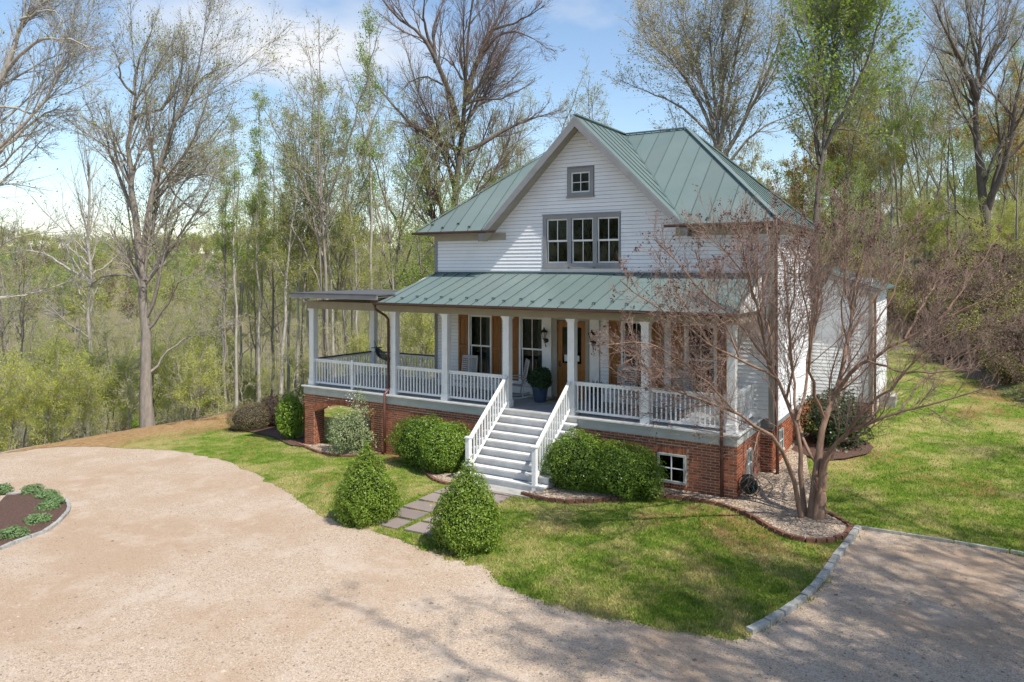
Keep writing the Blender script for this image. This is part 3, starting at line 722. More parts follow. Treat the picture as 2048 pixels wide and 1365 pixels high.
# ---- windows
def window(T, u0, u1, z0, z1, cols, rows, case=None, casemat='grey_trim', sashes=2, sash='white_paint', curtain=None, sill=True, label=None, deep=.9, room=True):
    m = MB(T)
    if case:
        c0, c1, cz0, cz1 = case; w = .038
        m.box(c0, u0, cz0, cz1, 0, w); m.box(u1, c1, cz0, cz1, 0, w); m.box(u0, u1, z1, cz1, 0, w); m.box(u0, u1, cz0, z0, 0, w)
    else:
        m.box(u0 - .02, u0, z0, z1, -.10, .012); m.box(u1, u1 + .02, z0, z1, -.10, .012)
    win = hp(m, 'window', casemat)
    if sill and case:
        s = MB(T); s.box(case[0] - .025, case[1] + .025, case[2] - .045, case[2], -.01, .085); sub(s, 'sill', casemat, win)
    zs = [(z0, z1, 0)] if sashes == 1 else [(z0, (z0 + z1) / 2 + .015, -.045), ((z0 + z1) / 2 - .015, z1, -.015)]
    fw, bw = .042, .02
    for a, b, w0 in zs:
        f = MB(T)
        f.box(u0, u0 + fw, a, b, w0 - .03, w0); f.box(u1 - fw, u1, a, b, w0 - .03, w0)
        f.box(u0 + fw, u1 - fw, a, a + fw, w0 - .03, w0); f.box(u0 + fw, u1 - fw, b - fw, b, w0 - .03, w0)
        sub(f, 'sash', sash, win)
        gu = np.linspace(u0 + fw, u1 - fw, cols + 1); gv = np.linspace(a + fw, b - fw, rows + 1)
        for x in gu[1:-1]:
            g = MB(T); g.box(x - bw / 2, x + bw / 2, a + fw, b - fw, w0 - .022, w0 - .004); sub(g, 'muntin', sash, win)
        for y in gv[1:-1]:
            g = MB(T); g.box(u0 + fw, u1 - fw, y - bw / 2, y + bw / 2, w0 - .021, w0 - .005); sub(g, 'muntin', sash, win)
        for i in range(cols):
            for j in range(rows):
                g = MB(T); g.box(gu[i], gu[i + 1], gv[j], gv[j + 1], w0 - .016, w0 - .012); sub(g, 'pane', 'glass', win)
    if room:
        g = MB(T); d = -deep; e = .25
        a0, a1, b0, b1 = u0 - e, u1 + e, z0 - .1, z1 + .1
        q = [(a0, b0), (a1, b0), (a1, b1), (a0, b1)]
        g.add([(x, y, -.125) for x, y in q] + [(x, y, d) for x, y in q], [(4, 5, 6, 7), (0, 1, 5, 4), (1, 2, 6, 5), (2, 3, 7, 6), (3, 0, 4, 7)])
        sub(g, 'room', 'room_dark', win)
    if curtain:
        for (ca, cb) in curtain:
            g = MB(T); n = 18; us = np.linspace(ca, cb, n)
            vs = [(u, z, -.16 + .022 * math.sin(i * 1.9)) for z in (z0 + .02, z1 - .02) for i, u in enumerate(us)]
            g.add(vs, [(i, i + 1, n + i + 1, n + i) for i in range(n - 1)]); sub(g, 'curtain', 'curtain', win, True)
    return win
cb = [(-6.50, (-5.66 - 5.53) / 2), ((-5.66 - 5.53) / 2, (-4.81 - 4.68) / 2), ((-4.81 - 4.68) / 2, -3.95)]
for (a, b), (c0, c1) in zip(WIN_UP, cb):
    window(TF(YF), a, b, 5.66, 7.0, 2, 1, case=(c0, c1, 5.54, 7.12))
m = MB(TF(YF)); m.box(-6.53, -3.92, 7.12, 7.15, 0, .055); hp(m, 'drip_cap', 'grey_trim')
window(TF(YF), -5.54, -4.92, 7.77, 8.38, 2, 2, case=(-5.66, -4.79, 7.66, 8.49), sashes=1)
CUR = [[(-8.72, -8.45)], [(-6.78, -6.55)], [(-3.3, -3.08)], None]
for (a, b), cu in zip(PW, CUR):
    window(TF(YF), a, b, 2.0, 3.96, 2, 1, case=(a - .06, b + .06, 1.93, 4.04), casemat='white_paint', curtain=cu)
# shutters with two panels each
def shutter(x0, x1):
    z0, z1 = 1.97, 4.0; w0, w1 = .03, .062; st = .07; m = MB(TF(YF)); zm = z0 + .92
    m.box(x0, x0 + st, z0, z1, w0, w1); m.box(x1 - st, x1, z0, z1, w0, w1)
    for a, b in ((z0, z0 + .12), (zm, zm + .09), (z1 - .09, z1)): m.box(x0 + st, x1 - st, a, b, w0, w1)
    s = hp(m, 'shutter', 'shutter_wood')
    for a, b in ((z0 + .12, zm), (zm + .09, z1 - .09)):
        p = MB(TF(YF)); p.box(x0 + st, x1 - st, a, b, w0, w0 + .014); q = .03
        p.hexa([(x0 + st + .012, a + .012, w0 + .014), (x1 - st - .012, a + .012, w0 + .014), (x1 - st - .012, b - .012, w0 + .014), (x0 + st + .012, b - .012, w0 + .014),
                (x0 + st + q, a + q, w0 + .026), (x1 - st - q, a + q, w0 + .026), (x1 - st - q, b - q, w0 + .026), (x0 + st + q, b - q, w0 + .026)])
        sub(p, 'panel', 'shutter_wood', s)
for a, b in PW:
    shutter(a - .07 - .36, a - .075)
    if b > -7 and b < -6: continue
    shutter(b + .075, b + .07 + .36)
# door with surround, pilasters
def door():
    m = MB(TF(YF))
    m.box(DOOR[0] - .10, DOOR[0], 1.582, 3.92, -.1, .03); m.box(DOOR[1], DOOR[1] + .10, 1.582, 3.92, -.1, .03); m.box(DOOR[0] - .10, DOOR[1] + .10, 3.92, 4.10, -.1, .031)
    fr = hp(m, 'door_frame', 'tan_trim')
    for a, b in ((-6.49, -6.20), (-4.90, -4.60)):
        p = MB(TF(YF)); p.box(a, b, 1.582, 4.12, .0, .07); p.box(a - .02, b + .02, 1.582, 1.75, .0, .085); hp(p, 'pilaster', 'white_paint')
    for a, b in ((-6.20, -6.12), (-4.96, -4.90)):
        p = MB(TF(YF)); p.box(a, b, 1.582, 4.12, .0, .02); hp(p, 'casing', 'tan_trim')
    d = MB(TF(YF)); a, b = DOOR[0] + .01, DOOR[1] - .01; st = .15; g0, g1 = 2.62, 3.72; w0, w1 = -.075, -.03
    d.box(a, a + st, 1.60, 3.90, w0, w1); d.box(b - st, b, 1.60, 3.90, w0, w1)
    d.box(a + st, b - st, 1.60, 1.80, w0, w1); d.box(a + st, b - st, g0 - .14, g0, w0, w1); d.box(a + st, b - st, g1, 3.90, w0, w1); d.box(a + st, b - st, 2.10, 2.19, w0, w1)
    dr = hp(d, 'door', 'door_wood')
    for z0, z1 in ((1.80, 2.10), (2.19, g0 - .14)):
        p = MB(TF(YF)); p.box(a + st, b - st, z0, z1, w0 + .01, w1 - .018); p.box(a + st + .04, b - st - .04, z0 + .04, z1 - .04, w1 - .018, w1 - .006); sub(p, 'panel', 'door_wood', dr)
    p = MB(TF(YF)); p.box(a + st, b - st, g0, g1, w0 + .015, w0 + .02); sub(p, 'pane', 'glass', dr)
    for x, z, w, h in ((-5.80, 2.68, .11, .20), (-5.42, 2.70, .12, .17)):
        p = MB(TF(YF)); p.box(x, x + w, z, z + h, w0 + .021, w0 + .023); sub(p, 'notice', 'paper', dr)
    p = MB(TF(YF)); p.box(a + .045, a + .085, 2.50, 2.68, w1, w1 + .012); p.tube([(a + .065, 2.56, w1), (a + .065, 2.56, w1 + .05), (a + .15, 2.56, w1 + .055)], .011, 6); sub(p, 'handle', 'iron', dr)
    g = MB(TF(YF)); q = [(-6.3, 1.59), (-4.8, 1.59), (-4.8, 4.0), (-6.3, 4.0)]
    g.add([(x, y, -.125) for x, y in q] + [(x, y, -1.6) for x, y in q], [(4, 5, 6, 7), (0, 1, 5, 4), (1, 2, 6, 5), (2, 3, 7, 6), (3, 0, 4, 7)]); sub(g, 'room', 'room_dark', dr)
    s = MB(TF(YF)); s.box(DOOR[0] - .1, DOOR[1] + .1, 1.58, 1.60, -.1, .12); hp(s, 'threshold', 'door_wood')
door()

# ---- standing seam roofs: every panel its own piece
def clip(poly, n, c, keep_greater):
    out = []
    for i in range(len(poly)):
        a, b = poly[i], poly[(i + 1) % len(poly)]
        da, db = a.dot(n) - c, b.dot(n) - c
        if not keep_greater: da, db = -da, -db
        if da >= 0: out.append(a)
        if da * db < 0: out.append(a + (b - a) * (da / (da - db)))
    return out
def roof_plane(part, poly, along, width, start=None, seam=.022, thick=.02, mat='roof_metal'):
    """poly: planar 3D outline; along: unit vector of the eave; strips run up the slope"""
    poly = [Vector(p) for p in poly]; u = Vector(along).normalized()
    nrm = (poly[1] - poly[0]).cross(poly[2] - poly[0]).normalized()
    if nrm.z < 0: nrm = -nrm
    up = nrm.cross(u).normalized()
    if up.z < 0: up = -up
    us = [p.dot(u) for p in poly]; a = min(us) if start is None else start
    while a < max(us) - 1e-3:
        b = a + width
        q = clip(clip(poly, u, a, True), u, b, False)
        if len(q) >= 3:
            m = MB(); m.extr([p - nrm * thick for p in q], nrm * thick)
            # the raised seam on the strip's far edge
            e = [p for p in q if abs(p.dot(u) - b) < 1e-3]
            pan = sub(m, 'roof_panel', mat, part)
            if len(e) >= 2 and b < max(us) - .02:
                e.sort(key=lambda p: p.dot(up)); A, B = e[0], e[-1]
                if (B - A).length > .08:
                    sm = MB(); sm.bar(A + nrm * seam / 2, B + nrm * seam / 2, .015, seam, nrm); sub(sm, 'seam', 'seam_metal', part)
        a = b
def V3(*a): return Vector(a)
roofc = MB()
apR, apL = V3(-3.03, 5.575, RZ), V3(EXL + 3.725, 5.575, RZ)
gb, gf = V3(GX, 5.575, RZ), V3(GX, EYF, RZ)
vR, vL = V3(GX + GH, EYF, EZ), V3(GX - GH, EYF, EZ)
ZT = Vector((0, 0, .045))
# ridge and hip caps carry the roof part
for a, b in ((gf, gb), (apL, apR), (apR, V3(EXR, EYF, EZ)), (apR, V3(EXR, EYB, EZ)), (apL, V3(EXL, EYF, EZ)), (apL, V3(EXL, EYB, EZ))):
    roofc.bar(a + ZT * .9, b + ZT * .9, .13, .035)
roof = hp(roofc, 'roof', 'roof_metal')
for a, b in ((vR, gb), (vL, gb)):
    m = MB(); m.bar(a + Vector((0, 0, .012)), b + Vector((0, 0, .012)), .10, .02); sub(m, 'valley_flashing', 'seam_metal', roof)
PWID = .53
roof_plane(roof, [vR, V3(EXR, EYF, EZ), apR, gb], (1, 0, 0), PWID, start=vR.x + .1 - 8 * PWID)
roof_plane(roof, [V3(EXL, EYF, EZ), vL, gb, apL], (1, 0, 0), PWID)
roof_plane(roof, [V3(EXR, EYF, EZ), V3(EXR, EYB, EZ), apR], (0, 1, 0), PWID)
roof_plane(roof, [V3(EXL, EYF, EZ), V3(EXL, EYB, EZ), apL], (0, 1, 0), PWID)
roof_plane(roof, [V3(EXL, EYB, EZ), V3(EXR, EYB, EZ), apR, apL], (1, 0, 0), PWID)
roof_plane(roof, [vR, gb, gf], (0, 1, 0), .46)
roof_plane(roof, [vL, gb, gf], (0, 1, 0), .46)
# rakes, soffits, fascias
for sgn in (-1, 1):
    v = vR if sgn > 0 else vL
    m = MB(); top, bot = gf, v; dn = Vector((0, 0, -.27)); o = Vector((0, -.03, -.025)); d = Vector((0, .035, 0))
    e = Vector((sgn * .12, 0, -.12 * slope_g))
    m.extr([top + o, bot + e + o, bot + e + o + dn * .8, top + o + dn * 1.08], d); hp(m, 'rake_board', 'grey_trim')
    m = MB(); k = Vector((0, .006, -.22)); m.extr([top + k, bot + e + k, bot + e + k + Vector((0, YF - EYF - .01, 0)), top + k + Vector((0, YF - EYF - .01, 0))], Vector((0, 0, .02))); hp(m, 'soffit', 'tan_trim')
m = MB(); m.box(GX + GH - .05, EXR - .02, EYF + .03, YF - .036, 6.60, 6.625); m.box(GX - GH + .05, EXL + .02, EYF + .03, YF - .036, 6.60, 6.625)
m.box(XR + .034, EXR - .01, YF - .03, EYB - .02, 6.60, 6.626); m.box(EXL + .02, XL - .002, YF - .03, EYB - .02, 6.60, 6.626); hp(m, 'soffit', 'tan_trim')
def gutter(pts, r=.06, name='gutter', mat='gutter_metal'):
    m = MB()
    a, b = Vector(pts[0]), Vector(pts[1]); d = (b - a).normalized(); s = d.cross(Vector((0, 0, 1))).normalized()
    prof = [(-1, .3), (-1, -.35), (-.6, -.85), (0, -1), (.6, -.85), (1, -.35), (1, .3), (.8, .3), (.8, -.3), (.4, -.72), (0, -.8), (-.4, -.72), (-.8, -.3), (-.8, .3)]
    poly = [a + s * x * r + Vector((0, 0, z * r)) for x, z in prof]; m.extr(poly, b - a); return hp(m, name, mat)
gutter([(-2.42, EYF - .055, EZ - .03), (EXR + .1, EYF - .055, EZ - .03)])
gutter([(EXL - .08, EYF - .055, EZ - .03), (-7.93, EYF - .055, EZ - .03)])
gutter([(EXR + .055, EYF, EZ - .03), (EXR + .055, EYB, EZ - .03)])
# low shed over the left side
m = MB(); m.extr([(-11.92, 4.2, 7.40), (-9.55, 4.2, 8.11), (-9.55, 7.0, 8.11), (-11.92, 7.0, 7.40)], (0, 0, .04)); sd = hp(m, 'side_roof', 'roof_metal')
m = MB(); m.extr([(-11.90, 4.22, 7.38), (-9.6, 4.22, 8.07), (-9.6, 4.22, 7.88), (-11.90, 4.22, 7.19)], (0, .03, 0)); sub(m, 'fascia', 'grey_trim', sd)
m = MB(); m.extr([(-11.1, 4.4, 7.6), (-9.9, 4.4, 7.94), (-9.9, 4.4, 7.3), (-11.1, 4.4, 6.64)], (0, 2.5, 0)); sub(m, 'cheek_wall', 'siding', sd)

# ---- porch
PXL, PXR, DXL = -10.93, .05, -14.40
SX0_, SX1_ = -6.72, -4.14
fl = MB(); fl.box(DXL + .02, -.02, .05, 2.34, 1.30, 1.535); fl.box(DXL + .02, XL - .01, 2.34, 3.2, 1.30, 1.535)
pf = hp(fl, 'porch_floor', 'fascia_paint')
x = DXL - .02
while x < .02:
    m = MB(); w = .139
    yb = 2.345 if x > XL - .08 else 3.22
    m.box(x, min(x + w - .004, .03), -.045, yb, 1.538, 1.58); sub(m, 'floor_board', 'floor_paint', pf); x += w
m = MB(); m.box(DXL, .0, 0, .035, 1.44, 1.536); m.box(-.035, 0, .035, 2.34, 1.44, 1.536); m.box(DXL, DXL + .035, .035, 3.2, 1.44, 1.536); sub(m, 'fascia_board', 'fascia_paint', pf)
m = MB(); m.box(DXL - .006, .006, -.006, .035, 1.30, 1.437); m.box(-.03, .006, .035, 2.34, 1.30, 1.437); m.box(DXL - .006, DXL + .03, .035, 3.2, 1.30, 1.437); sub(m, 'fascia_board', 'fascia_paint', pf)
m = MB(); m.box(DXL - .04, SX0_ , -.085, -.047, 1.542, 1.583); m.box(SX1_, .06, -.085, -.047, 1.542, 1.583); m.box(.031, .065, -.045, 2.33, 1.542, 1.583); sub(m, 'sunlit_nosing', 'stair_paint', pf)  # pale strip on the floor edge, sunlight put into its colour
m = MB(); m.box(SX0_ + .001, SX1_ - .001, -.085, -.047, 1.542, 1.583); sub(m, 'sunlit_nosing', 'stair_paint', pf)
COLX = [-14.16, -10.6, -8.61, -6.47, -4.42, -2.33, -.17]
def column(x, y, z1=BEAM0):
    m = MB(); w = .10; m.box(x - w, x + w, y - w, y + w, FLOOR + .20, z1 - .09)
    c = hp(m, 'column', 'white_paint')
    b = MB(); b.box(x - w - .022, x + w + .022, y - w - .022, y + w + .022, FLOOR, FLOOR + .20); sub(b, 'base', 'white_paint', c)
    b = MB(); b.box(x - w - .02, x + w + .02, y - w - .02, y + w + .02, z1 - .09, z1 - .04); b.box(x - w - .04, x + w + .04, y - w - .04, y + w + .04, z1 - .04, z1); sub(b, 'capital', 'white_paint', c)
for x in COLX: column(x, .2)
column(-13.95, 2.95)
m = MB(); m.box(-10.75, -.02, .07, .33, BEAM0, BEAM1); m.box(-.30, -.04, .33, 2.34, BEAM0, BEAM1); hp(m, 'beam', 'shaded_tan')
m = MB(); m.box(-14.30, -10.75, .07, .33, BEAM0, 4.40); m.box(-14.30, -14.04, .33, 3.08, BEAM0, 4.40); m.box(-14.04, -10.7, 2.82, 3.08, BEAM0, 4.40); hp(m, 'beam', 'shaded_tan')
m = MB(); m.box(-10.7, -.1, .34, 2.3, 4.40, 4.425); hp(m, 'porch_ceiling', 'ceiling_paint')
# main porch roof
PY0, PZ0, PY1, PZ1 = -.34, 4.455, 2.335, 5.33
m = MB(); m.box(XL - .02, XR - .04, 2.318, 2.348, 5.325, 5.385); pr = hp(m, 'porch_roof', 'seam_metal')
roof_plane(pr, [(PXL, PY0, PZ0), (PXR, PY0, PZ0), (PXR, PY1, PZ1), (PXL + .25, PY1, PZ1)], (1, 0, 0), .46, start=PXL - .1)
m = MB(); m.extr([(PXR - .03, .1, 4.42), (PXR - .03, PY1, 4.42), (PXR - .03, PY1, PZ1 - .03), (PXR - .03, .1, 4.57)], (.028, 0, 0)); sub(m, 'gable_infill', 'white_paint', pr)
m = MB(); m.extr([(PXL + .10, .1, 4.42), (PXL + .10, PY1, 4.42), (PXL + .10, PY1, PZ1 - .03), (PXL + .10, .1, 4.57)], (.03, 0, 0)); sub(m, 'gable_infill', 'white_paint', pr)
m = MB(); m.box(PXL + .05, PXR - .03, PY0 + .03, .07, 4.41, 4.43); sub(m, 'soffit', 'shaded_tan', pr)
gutter([(PXL - .05, PY0 - .04, PZ0 - .03), (PXR + .04, PY0 - .04, PZ0 - .03)], .055)
slp = (PZ1 - PZ0) / (PY1 - PY0); i = 0; sg = MB()
for s in (-1, 1): sg.bar((s * .035, -.02, .0), (s * .035, .03, .03), .018, .022)
sg.bar((-.05, -.02, .015), (.05, -.02, .02), .02, .03)
sgm = sg.mesh('snow_guard', 'seam_metal'); x = PXL - .1 + .46
while x < PXR - .1:
    y = PY0 + (.30 if i % 2 else .46)
    o = link('snow_guard', sgm, pr, (x, y, PZ0 + (y - PY0) * slp + .03)); i += 1; x += .46
i = 0
for x in list(np.arange(EXL + PWID, -8.7, PWID)) + list(np.arange(vR.x + .1, EXR - .4, PWID)):
    y = EYF + (.12 if i % 2 else .26); i += 1
    link('snow_guard', sgm, roof, (x, y, EZ + (y - EYF) * .878 + .03), (.45, 0, 0))
# flat roof of the left deck
m = MB(); m.box(-14.52, -10.72, -.52, 3.5, 4.655, 4.70); fr = hp(m, 'flat_roof', 'flat_roof')
m = MB(); m.box(-14.50, -10.72, -.50, -.465, 4.53, 4.654); m.box(-14.50, -14.465, -.465, 3.48, 4.53, 4.654); sub(m, 'fascia', 'grey_trim', fr)
m = MB(); m.box(-14.465, -10.75, -.465, 3.45, 4.60, 4.63); sub(m, 'roof_deck', 'shaded_tan', fr)
x = -14.30
while x < -10.8:
    m = MB(); m.hexa([(x, -.46, 4.52), (x + .045, -.46, 4.52), (x + .045, 3.4, 4.42), (x, 3.4, 4.42), (x, -.46, 4.599), (x + .045, -.46, 4.599), (x + .045, 3.4, 4.599), (x, 3.4, 4.599)]); sub(m, 'rafter', 'shaded_tan', fr); x += .42
# railings
def railing(a, b, zf=FLOOR, top='white_paint', h=.89, nb=None, bal='white_paint', name='railing', zb=None):
    """a, b plan points; zb floor height at b for sloping stairs"""
    zb = zf if zb is None else zb
    A, B = Vector((*a, zf)), Vector((*b, zb)); L = (Vector(b) - Vector(a)).length
    m = MB(); m.bar(A + V3(0, 0, h - .02), B + V3(0, 0, h - .02), .085, .04); rl = hp(m, name, top)
    m = MB(); m.bar(A + V3(0, 0, h - .07), B + V3(0, 0, h - .07), .04, .06); m.bar(A + V3(0, 0, .10), B + V3(0, 0, .10), .045, .06); sub(m, 'rail', 'white_paint', rl)
    n = nb or int(L / .118); bm_ = None
    for k in range(n):
        t = (k + .5) / n; p = A + (B - A) * t
        if bm_ is None:
            q = MB(); q.box(-.017, .017, -.017, .017, .10, h - .06); bm_ = q.mesh('baluster', bal)
        link('baluster', bm_, rl, p)
    return rl
for x0, x1 in zip(COLX[:-1], COLX[1:]):
    if x0 == -6.47: continue
    if x0 == -14.16:
        railing((x0 + .1, .2), (-12.42, .2)); railing((-12.34, .2), (x1 - .1, .2))
        m = MB(); m.box(-12.425, -12.335, .155, .245, FLOOR, FLOOR + .95); hp(m, 'rail_post', 'white_paint')
    else: railing((x0 + .1, .2), (x1 - .1, .2))
railing((-.17, .3), (-.17, 2.33))
railing((-14.16, .3), (-14.0, 2.85), top='dark_cap'); railing((-13.85, 2.95), (-10.7, 2.95), top='dark_cap')

# ---- stairs
SX0, SX1 = -6.72, -4.14; NT, RISE, RUN = 8, .175, .228
m = MB()
poly = [(0, .0, -.05), (0, 0, 1.30)] + []
st = MB()
for xx in (SX0 + .06, (SX0 + SX1) / 2, SX1 - .10):
    pr_ = [(xx, .05, -.06), (xx, .05, FLOOR - .30)]
    for k in range(1, NT + 1):
        pr_ += [(xx, -.05 - (k - 1) * RUN + .058, FLOOR - k * RISE - .045), (xx, -.05 - k * RUN + .058, FLOOR - k * RISE - .045)]
    pr_ += [(xx, -.05 - NT * RUN + .058, -.06)]
    st.extr(pr_, (.045, 0, 0))
stairs = hp(st, 'stairs', 'stair_paint')
for k in range(0, NT + 1):
    y0 = -.05 - k * RUN; z = FLOOR - k * RISE
    if k:
        m = MB(); m.box(SX0, SX1, y0, y0 + RUN - .012, z - .042, z); sub(m, 'tread', 'stair_paint', stairs)
    m = MB(); yr = y0 + .03; zb_ = z - RISE if k < NT else -.05
    m.box(SX0 + .03, SX1 - .03, yr, yr + .022, zb_ + (.001 if k < NT else 0), z - .043); sub(m, 'riser', 'stair_paint', stairs)
YN = -.05 - NT * RUN + .06
for xx in (-6.42, -4.44):
    m = MB(); m.box(xx - .055, xx + .055, YN - .055, YN + .055, -.05, 1.10); n_ = hp(m, 'newel_post', 'white_paint')
    m = MB(); m.box(xx - .075, xx + .075, YN - .075, YN + .075, 1.10, 1.13); sub(m, 'cap', 'white_paint', n_)
    railing((xx, .07), (xx, YN + .055), zf=FLOOR + .05, zb=FLOOR + .05 - RISE / RUN * (.02 - YN), h=.86, nb=14, name='stair_railing')
m = MB(); m.box(-6.5, -4.3, -2.28, YN - .03, -.10, .02); ld = hp(m, 'landing_slab', 'concrete')

# ---- brick foundation
bricks = []                                           # (T, u0, u1, v0, v1, w, part)
CH, BL, MJ = .0677, .203, .013
def brickwork(T, u0, u1, v0, v1, part, skip=None, off=0):
    """skip(u, a, b) -> True where no brick may lie between heights a and b"""
    n = int((v1 - v0) / CH) + 1
    for r in range(n):
        b = v1 - r * CH - MJ; a = b - (CH - MJ)
        u = u0 - ((r + off) % 2) * (BL + MJ) / 2
        while u < u1:
            s, e = max(u, u0), min(u + BL, u1)
            if e - s > .03:
                if skip:
                    g = np.arange(s, e + .001, .008); ok = [not skip(q, a, b) for q in g]
                    if all(ok): bricks.append((T, s, e, a, b, part))
                    elif any(ok):
                        k = [q for q, o_ in zip(g, ok) if o_]
                        if k[-1] - k[0] > .03: bricks.append((T, k[0], k[-1], a, b, part))
                else: bricks.append((T, s, e, a, b, part))
            u += BL + MJ
def soldier(T, u0, u1, v0, part, h=.20):
    n = int(round((u1 - u0) / .0725)); s = (u1 - u0) / n
    for i in range(n): bricks.append((T, u0 + i * s + .005, u0 + (i + 1) * s - .005, v0, v0 + h, part))
AX0, AX1, ASP, ATOP = -13.92, -11.42, .72, 1.04      # arch
def arch_z(x):
    t = (x - (AX0 + AX1) / 2) / ((AX1 - AX0) / 2); return ASP + (ATOP - ASP) * (1 - t * t) if abs(t) < 1 else -9
m = MB(); zb0 = -.75
m.box(-11.42, -.012, .012, .32, zb0, 1.30)
pol = [(AX0, .012, ASP)] + [(x, .012, arch_z(x)) for x in np.linspace(AX0, AX1, 15)[1:-1]] + [(AX1, .012, ASP), (AX1, .012, 1.30), (AX0, .012, 1.30)]
m.extr(pol, (0, .40, 0)); m.box(-14.36, AX0, .012, .46, -.8, 1.30)
m.box(-14.36, -13.92, 2.7, 3.14, -1.0, 1.30)
found = hp(m, 'foundation', 'mortar')
m = MB(); m.box(-.32, -.012, .32, 2.34, -.1, 1.30); m.box(-.012, XR - .012, 2.312, 2.6, -.1, 1.30); m.box(XR - .3, XR - .012, 2.6, YB, -.1, 1.30); found2 = hp(m, 'foundation', 'mortar')
BW = (-1.95, -1.23, .22, .93)                         # basement window
BW2 = (-9.82, -9.07, .22, .93)
def skipF(u, a, b):
    for w in (BW, BW2):
        if w[0] - .025 < u < w[1] + .025 and a < w[3] + .205 and b > w[2] - .085: return True
    return b < gz(u, 0) - .06
T0 = TF(.012)
brickwork(T0, -11.42, 0, -.3, 1.295, found, skipF)
for w in (BW, BW2):
    soldier(T0, w[0] - .02, w[1] + .02, w[3] + .005, found)
    n = 10
    for i in range(n): bricks.append((T0, w[0] + (w[1] - w[0]) * i / n + .004, w[0] + (w[1] - w[0]) * (i + 1) / n - .004, w[2] - .082, w[2] - .005, found))
brickwork(T0, -14.37, AX0, -.72, 1.295, found)
brickwork(T0, AX0 + .0, AX1, ASP, 1.295, found, lambda u, a, b: a < arch_z(u) + .175)
brickwork(TR(AX0), .012, .46, -.72, ASP, found)
brickwork(lambda u, v, w: (AX1 - w, u, v), .012, .32, -.5, ASP, found)
SW = (.88, 1.34, .30, 1.02)
def skipR(u, a, b):
    if SW[0] - .01 < u < SW[1] + .01 and a < SW[3] and b > SW[2] - .01: return True
    return b < gz(.1, u) - .06
brickwork(TR(-.012), 0, 2.30, 0, 1.295, found2, skipR, off=1)
brickwork(TF(2.312), .0, XR, .05, 1.295, found2, off=1)
SW2 = (3.0, 3.5, .55, 1.15)
brickwork(TR(XR - .012), 2.31, YB, .1, 1.295, found2, lambda u, a, b: (SW2[0] < u < SW2[1] and a < SW2[3] and b > SW2[2]) or b < gz(.4, u) - .06)
def lay_bricks():
    rng = random.Random(8)
    def geo(b):
        T, s, e, a, c, part = b; m = MB(T); d = .012 + rng.uniform(-.0025, .003); k = .004
        m.hexa([(s, a, -.004), (e, a, -.004), (e, c, -.004), (s, c, -.004), (s + k, a + k, d), (e - k, a + k, d), (e - k, c - k, d), (s + k, c - k, d)]); return m
    def rank(b):
        c = b[0]((b[1] + b[2]) / 2, (b[3] + b[4]) / 2, 0); hid = 0
        if c[1] < .1 and -4.4 < c[0] < -2.05 and c[2] < .95: hid = 50
        if c[1] < .1 and -9.2 < c[0] < -4: hid = 50
        return math.hypot(c[0] - CAM[0], c[1] - CAM[1]) + hid
    bs = sorted(bricks, key=rank); rest = {}
    for i, b in enumerate(bs):
        if i < 300: sub(geo(b), 'brick', 'brick', b[5])
        else: rest.setdefault(b[5], MB()).v.append(b)
    for part, holder in rest.items():
        m = MB()
        for b in holder.v:
            g = geo(b); m.add(g.v, g.f)
        tag(sub(m, 'bricks', 'brick', part), kind='stuff')
    # arch ring
    n = 36; m = MB()
    for i in range(n):
        x0 = AX0 + (AX1 - AX0) * (i + .1) / n; x1 = AX0 + (AX1 - AX0) * (i + .9) / n; xm = (x0 + x1) / 2; t = (xm - (AX0 + AX1) / 2) / 1.25
        z0 = arch_z(xm) + .004; lean = t * .10
        m = MB(); y0, y1 = .002, .2
        m.hexa([(x0, y0, arch_z(x0) + .004), (x1, y0, arch_z(x1) + .004), (x1, y1, arch_z(x1) + .004), (x0, y1, arch_z(x0) + .004),
                (x0 + lean, y0, arch_z(x0) + .18), (x1 + lean, y0, arch_z(x1) + .18), (x1 + lean, y1, arch_z(x1) + .18), (x0 + lean, y1, arch_z(x0) + .18)])
        sub(m, 'arch_brick', 'brick', found)
lay_bricks()
# basement windows
def bwin(T, w, cols, part_room=True):
    m = MB(T); u0, u1, z0, z1 = w
    m.box(u0, u0 + .055, z0 + .06, z1, -.05, -.004); m.box(u1 - .055, u1, z0 + .06, z1, -.05, -.004); m.box(u0 + .055, u1 - .055, z1 - .05, z1, -.05, -.004); m.box(u0, u1, z0 - .0, z0 + .06, -.05, .03)
    win = hp(m, 'window', 'fascia_paint')
    f = MB(T); a, b, c, d = u0 + .055, u1 - .055, z0 + .06, z1 - .05; cx_, cz_ = (a + b) / 2, (c + d) / 2
    f.box(cx_ - .012, cx_ + .012, c, d, -.04, -.008); f.box(a, b, cz_ - .012, cz_ + .012, -.041, -.009); sub(f, 'muntin', 'white_paint', win)
    for i in range(2):
        for j in range(2):
            g = MB(T); g.box((a, cx_)[i], (cx_, b)[i], (c, cz_)[j], (cz_, d)[j], -.028, -.024); sub(g, 'pane', 'glass', win)
    g = MB(T); g.box(a, b, c, d, -.055, -.05); sub(g, 'room', 'room_dark', win)  # flat dark panel, the interior's shade put into its colour
T0w = TF(-.045)
bwin(TF(-.04), BW, 2); bwin(TF(-.04), BW2, 2); bwin(TR(.04), SW, 2); bwin(TR(XR + .04), SW2, 2)

